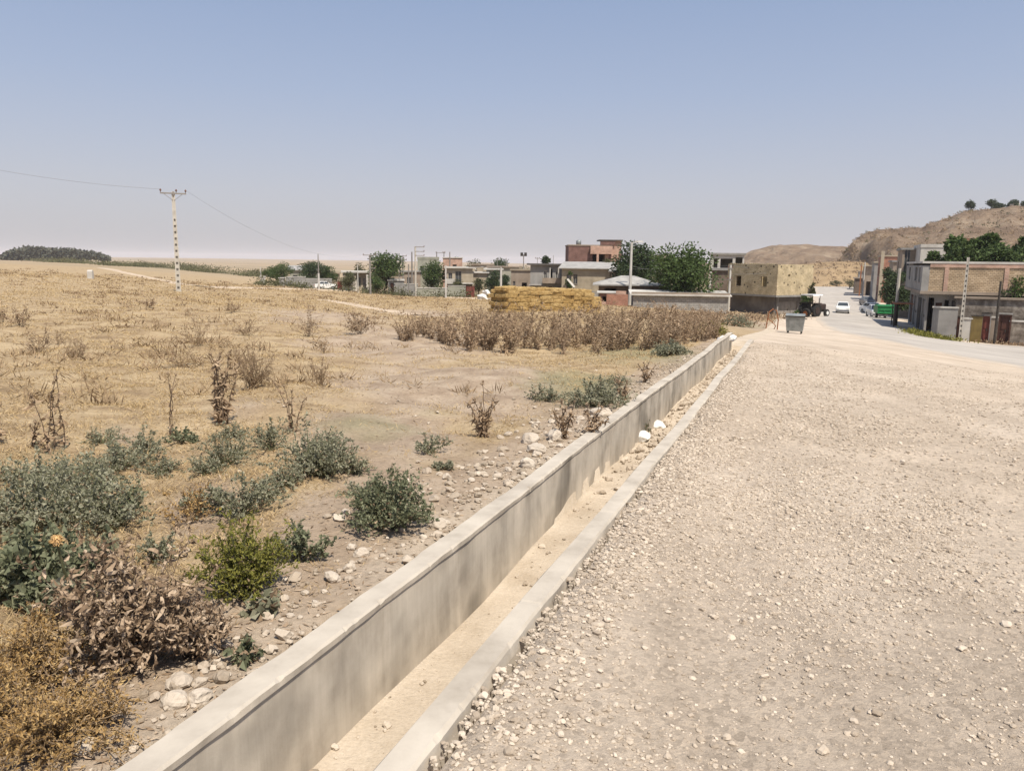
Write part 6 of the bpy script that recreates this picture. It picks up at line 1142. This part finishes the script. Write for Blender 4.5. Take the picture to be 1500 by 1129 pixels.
# weeds along the right edge of the street
def strip(name, pts, n_, hgt, mt, wid, ls, kind='stuff'):
    Pz = resample(poly_pts(pts), 200); i_ = rng.integers(0, 200, n_); P = Pz[i_]+rng.normal(0, wid, (n_, 2)); hh = hgt*rng.random(n_)*(.55+.45*np.sin(i_*.21)+.3*np.sin(i_*.53+1)); z = gz(P[:, 0], P[:, 1])+np.maximum(hh, 0)
    so = Soup(); A = unit(rng.normal(0, .6, (n_, 3))+[0, 0, .7]); leaves(so, np.stack([P[:, 0], P[:, 1], z], 1), A, ls*rng.uniform(.6, 1.3, n_), ls*.22, .2); return tag(so.build(name, mt), kind=kind)
strip('roadside_weeds', [(1338, 487), (1352, 493), (1375, 497), (1400, 500)], 1500, .25, 'leaf_yellowgreen', .45, .2)
strip('roadside_weeds', [(1440, 502), (1475, 505), (1520, 508)], 900, .2, 'leaf_dry', .4, .2)
strip('roadside_weeds', [(1040, 476), (1075, 470), (1115, 467), (1150, 466)], 2600, .5, 'leaf_dry', 1.0, .2)
strip('roadside_weeds', [(930, 466), (990, 468), (1060, 464)], 2200, .5, 'leaf_dry', .9, .22)
strip('reed_belt', [(200, 391), (222, 391), (245, 393)], 2500, 2.0, 'belt_leaf', 2.5, .7); strip('reed_belt', [(262, 394), (300, 399), (332, 401)], 4000, 2.6, 'belt_leaf', 3, .7); strip('reed_belt', [(350, 404), (372, 405), (392, 404)], 2500, 2.4, 'belt_leaf', 3, .7)
strip('reed_belt', [(-60, 379.5), (20, 381), (70, 383), (118, 386)], 5000, 2.2, 'belt_leaf', 6, 1.0); strip('reed_belt', [(150, 389), (172, 389.5), (190, 390)], 1500, 1.6, 'belt_leaf', 3, .7)
so = Soup(); N_ = 260
for k in range(N_):
    px = rng.uniform(380, 760); dd = rng.uniform(128, 150) if rng.random() < .6 else rng.uniform(150, 200); q = stand(px, dd); m_ = 40; hh = rng.uniform(.5, 1.8); P = q+rng.normal(0, 1, (m_, 3))*[.7, .5, 0]+np.abs(rng.normal(0, .5, (m_, 3)))*[0, 0, hh]
    leaves(so, P, unit(rng.normal(size=(m_, 3))), rng.uniform(.2, .45, m_), .10, .2)
tag(so.build('village_scrub', 'tree_leaf_olive'), kind='stuff')
# far-off wood on its knoll
so = Soup(); N_ = 9000; px = rng.uniform(2, 160, N_); prof = np.interp(px, [0, 15, 40, 75, 110, 140, 160], [377, 369, 363, 366, 367, 372, 379])+1.3*np.sin(px*.9)*np.sin(px*.23)+1.1*np.sin(px*2.1+1); t = rng.random(N_)**.8
pts = np.array([at(a, 379.5+(b-379.5)*c, 620+rng.uniform(0, 60)) for a, b, c in zip(px, prof, t)]); A = unit(rng.normal(size=(N_, 3))+[0, 0, .4]); leaves(so, pts, A, rng.uniform(1.2, 3.2, N_), .9, .2); tag(so.build('far_wood', 'far_leaf'), kind='stuff')
# ================================================================== HILLS
def hill(name, mt, sil, d_ridge, d_foot, foot_py, back, amp, ncol=150, nrow=60):
    px = np.linspace(sil[0][0], sil[-1][0], ncol); top = np.interp(px, [s[0] for s in sil], [s[1] for s in sil]); V = []
    rr = np.linspace(0, 1.6, nrow); d_foot0 = d_foot
    for a, b in zip(px, top):
        d_foot = d_foot0 if not callable(d_foot0) else d_foot0(a)
        pr = at(a, b, d_ridge); pf = stand(a, d_foot); H = pr[2]-(pf[2]-3)
        for t in rr:
            if t <= 1: dd_ = d_foot+(d_ridge-d_foot)*t; q = at(a, b, dd_); prof = t*t*(3-2*t)*.5+.5*t**1.15; z = pf[2]-3+H*prof
            else: u = (t-1)/.6; dd_ = d_ridge+back*u; q = at(a, b, dd_); z = pf[2]-3+H*(1-.9*u*u*(3-2*u))
            X_, Y_ = q[0], q[1]; w = min(1, t*2.2)*(1 if t < .93 else max(0.12, (1-t)/.07) if t <= 1 else .12)
            g = (abs(math.sin(X_*.085+1.6*math.sin(Y_*.02)+.6*math.sin(X_*.23)))-.6)*1.3+.5*math.sin(X_*.31+Y_*.05)+.4*math.sin(Y_*.22+X_*.13)+.25*math.sin(.61*X_-.4*Y_)
            V.append((X_, Y_, z+amp*w*g))
    i = np.arange(ncol-1)[:, None]*nrow; j = np.arange(nrow-1)[None]; f = np.stack([i+j, i+nrow+j, i+nrow+j+1, i+j+1], -1).reshape(-1, 4)
    o = Soup().add(V, f).build(name, mt, smooth=True); tag(o, kind='structure'); V = np.array(V).reshape(ncol, nrow, 3); return V
hill('hill', 'hill', [(1020, 386), (1060, 384), (1085, 376), (1100, 367), (1130, 360), (1165, 358.5), (1235, 361), (1290, 366), (1400, 374), (1520, 382)], 430, 290, 400, 120, 1.2)
GV = hill('golden_slope', 'apron', [(1040, 398), (1120, 392), (1185, 386), (1215, 383), (1245, 383), (1290, 384), (1340, 390), (1400, 400)], 296, 244, 420, 8, .25, 90, 40)
HV = hill('hillside', 'hill', [(1205, 404), (1225, 388), (1238, 368), (1248, 355), (1264, 343), (1285, 336), (1320, 334.5), (1352, 333), (1372, 324), (1392, 317), (1414, 309), (1432, 307), (1500, 304), (1560, 300), (1700, 292), (1900, 330)], 320, lambda a: float(np.interp(a, [1240, 1262, 1310], [306, 290, 200])), 425, 140, 1.5, 300, 80)
def scrub(V, n_, name, mt):
    so = Soup(); a, b = V.shape[:2]; i_ = rng.integers(0, a-1, n_); j_ = rng.integers(2, int(b*.66), n_); P0 = V[i_, j_]+(V[i_+1, j_]-V[i_, j_])*rng.random((n_, 1))+(V[i_, j_+1]-V[i_, j_])*rng.random((n_, 1)); m_ = 9; P = np.repeat(P0, m_, 0)+rng.normal(0, .45, (n_*m_, 3))*[1, 1, .4]+[0, 0, .15]
    leaves(so, P, unit(rng.normal(size=(n_*m_, 3))+[0, 0, .5]), rng.uniform(.3, 1.0, n_*m_), .16, .2); tag(so.build(name, mt), kind='stuff')
scrub(HV, 450, 'hill_scrub', 'belt_leaf'); scrub(HV, 1500, 'hill_scrub', 'twig_tan'); scrub(GV, 500, 'hill_scrub', 'leaf_dry')
def on_ridge(px, dback=3):
    a = at(px, 300, 320+dback); c = HV[np.argmin(np.abs(HV[:, 50, 0]/HV[:, 50, 1]-a[0]/a[1]))]; k_ = np.argmin(np.abs(c[:, 1]-(320+dback))); return c[k_]+[0, 0, -.3]
T(1421, 295, 15, 274, 'leftmost small dark tree on the hill crest', 'tree_leaf_dark', 50, .02, 1300, 9, ls=.55, p=on_ridge(1421)-np.array([0, 0, .9])); T(1454, 293, 15, 274, 'middle rounded tree on the hill crest', 'tree_leaf_dark', 51, .02, 1400, 9, ls=.55, p=on_ridge(1454)-np.array([0, 0, .9])); T(1463, 298, 12, 274, 'flat bush tree right of the middle crest tree', 'tree_leaf_dark', 52, .05, 900, 8, ls=.55, p=on_ridge(1463)-np.array([0, 0, .9])); T(1482, 294, 20, 274, 'wide dark tree left of the white dome on the hill crest', 'tree_leaf_dark', 53, .05, 1500, 10, ls=.55, p=on_ridge(1482)-np.array([0, 0, .9])); T(1503, 294, 16, 276, 'dark tree on the hill crest cut by the right picture edge', 'tree_leaf_dark', 54, .05, 1200, 9, ls=.55, p=on_ridge(1503)-np.array([0, 0, .9]))
q = on_ridge(1492); root = thing('shrine', 'tiny white domed shrine among trees on the hill crest', 'shrine', q, -math.atan2(q[0], q[1])); Soup().box(-.8, .8, -.8, .8, -.5, 1.4).build('wall', 'plaster_white', root); Soup().tube([(0, 0, 1.402), (0, 0, 1.9), (0, 0, 2.4), (0, 0, 2.9), (0, 0, 3.2)], [.7, .68, .5, .2, .04], 12).build('dome', 'plaster_white', root)
q = on_ridge(1481, 1); root = thing('white_hut', 'tiny white hut left of the white dome on the hill crest', 'hut', q, -math.atan2(q[0], q[1])); Soup().box(-.6, .6, -.4, .4, -.5, 1.5).build('wall', 'plaster_white', root); Soup().box(-.75, .75, -.55, .55, 1.502, 1.65).build('roof', 'plaster_white', root)
q = HV[np.argmin(np.abs(HV[:, 30, 0]/HV[:, 30, 1]-at(1412, 353, 200)[0]/at(1412, 353, 200)[1]))][22]; building('village_house', 'small house with reddish flat roof on the hill foot between the round bright trees', 'house', 1406, 150, 2, 4, Hh(1412, 352, 150), wall='plaster_cream', roof=('flat', .3, .35, 'brick_red'), rel=0)
# ================================================================== SKY, SUN, HAZE
W = bpy.data.worlds.new('World'); SC.world = W; W.use_nodes = True; N = W.node_tree.nodes; L = W.node_tree.links
SUN_AZ, SUN_EL = math.radians(151), math.radians(60)
sk = N.new('ShaderNodeTexSky'); sk.sky_type = 'NISHITA'; sk.sun_disc = False; sk.sun_elevation = SUN_EL; sk.sun_rotation = SUN_AZ
sk.air_density = 1.0; sk.dust_density = 4.0; sk.ozone_density = 1.5; sk.altitude = 300
tc = N.new('ShaderNodeTexCoord'); sx = N.new('ShaderNodeSeparateXYZ'); L.new(tc.outputs['Generated'], sx.inputs[0])
rp = N.new('ShaderNodeValToRGB'); L.new(sx.outputs[2], rp.inputs[0]); e = rp.color_ramp.elements
e[0].position = 0; e[0].color = (4.0, 3.88, 4.0, 1); e[1].position = .40; e[1].color = (1.5, 2.2, 3.6, 1)
for q, c in ((.08, (3.6, 3.62, 4.05)), (.2, (2.65, 3.08, 4.1))):
    x = e.new(q); x.color = (*c, 1)
mx = N.new('ShaderNodeMix'); mx.data_type = 'RGBA'; mx.inputs[0].default_value = .8; L.new(sk.outputs[0], mx.inputs[6]); L.new(rp.outputs[0], mx.inputs[7])
L.new(mx.outputs[2], N['Background'].inputs[0]); N['Background'].inputs[1].default_value = .10
sd = bpy.data.lights.new('sun', 'SUN'); sd.energy = 4.0; sd.angle = math.radians(.6); sd.color = (1, .92, .80)
su = bpy.data.objects.new('sun', sd); COL.objects.link(su)
sv = Vector((math.sin(SUN_AZ)*math.cos(SUN_EL), math.cos(SUN_AZ)*math.cos(SUN_EL), math.sin(SUN_EL))); su.rotation_euler = sv.to_track_quat('Z', 'Y').to_euler(); su.location = sv*200
HAZE = 1.2e-4; SC.cycles.volume_bounces = 3
if HAZE:
    hz = Soup().box(-7600, 7600, -7600, 7900, -75, 40).build('haze', plain('haze_tmp', (.5, .5, .5))); tag(hz, kind='stuff')
    m = bpy.data.materials.new('haze_air'); m.use_nodes = True; N = m.node_tree.nodes; L = m.node_tree.links; N.remove(N['Principled BSDF'])
    pv = N.new('ShaderNodeVolumePrincipled'); pv.inputs['Color'].default_value = (.86, .84, .90, 1); pv.inputs['Density'].default_value = HAZE; pv.inputs['Anisotropy'].default_value = -.1
    L.new(pv.outputs[0], N['Material Output'].inputs['Volume']); hz.data.materials[0] = m
vs = SC.view_settings; vs.view_transform = 'Standard'; vs.look = 'None'; vs.exposure = .66; vs.gamma = 1
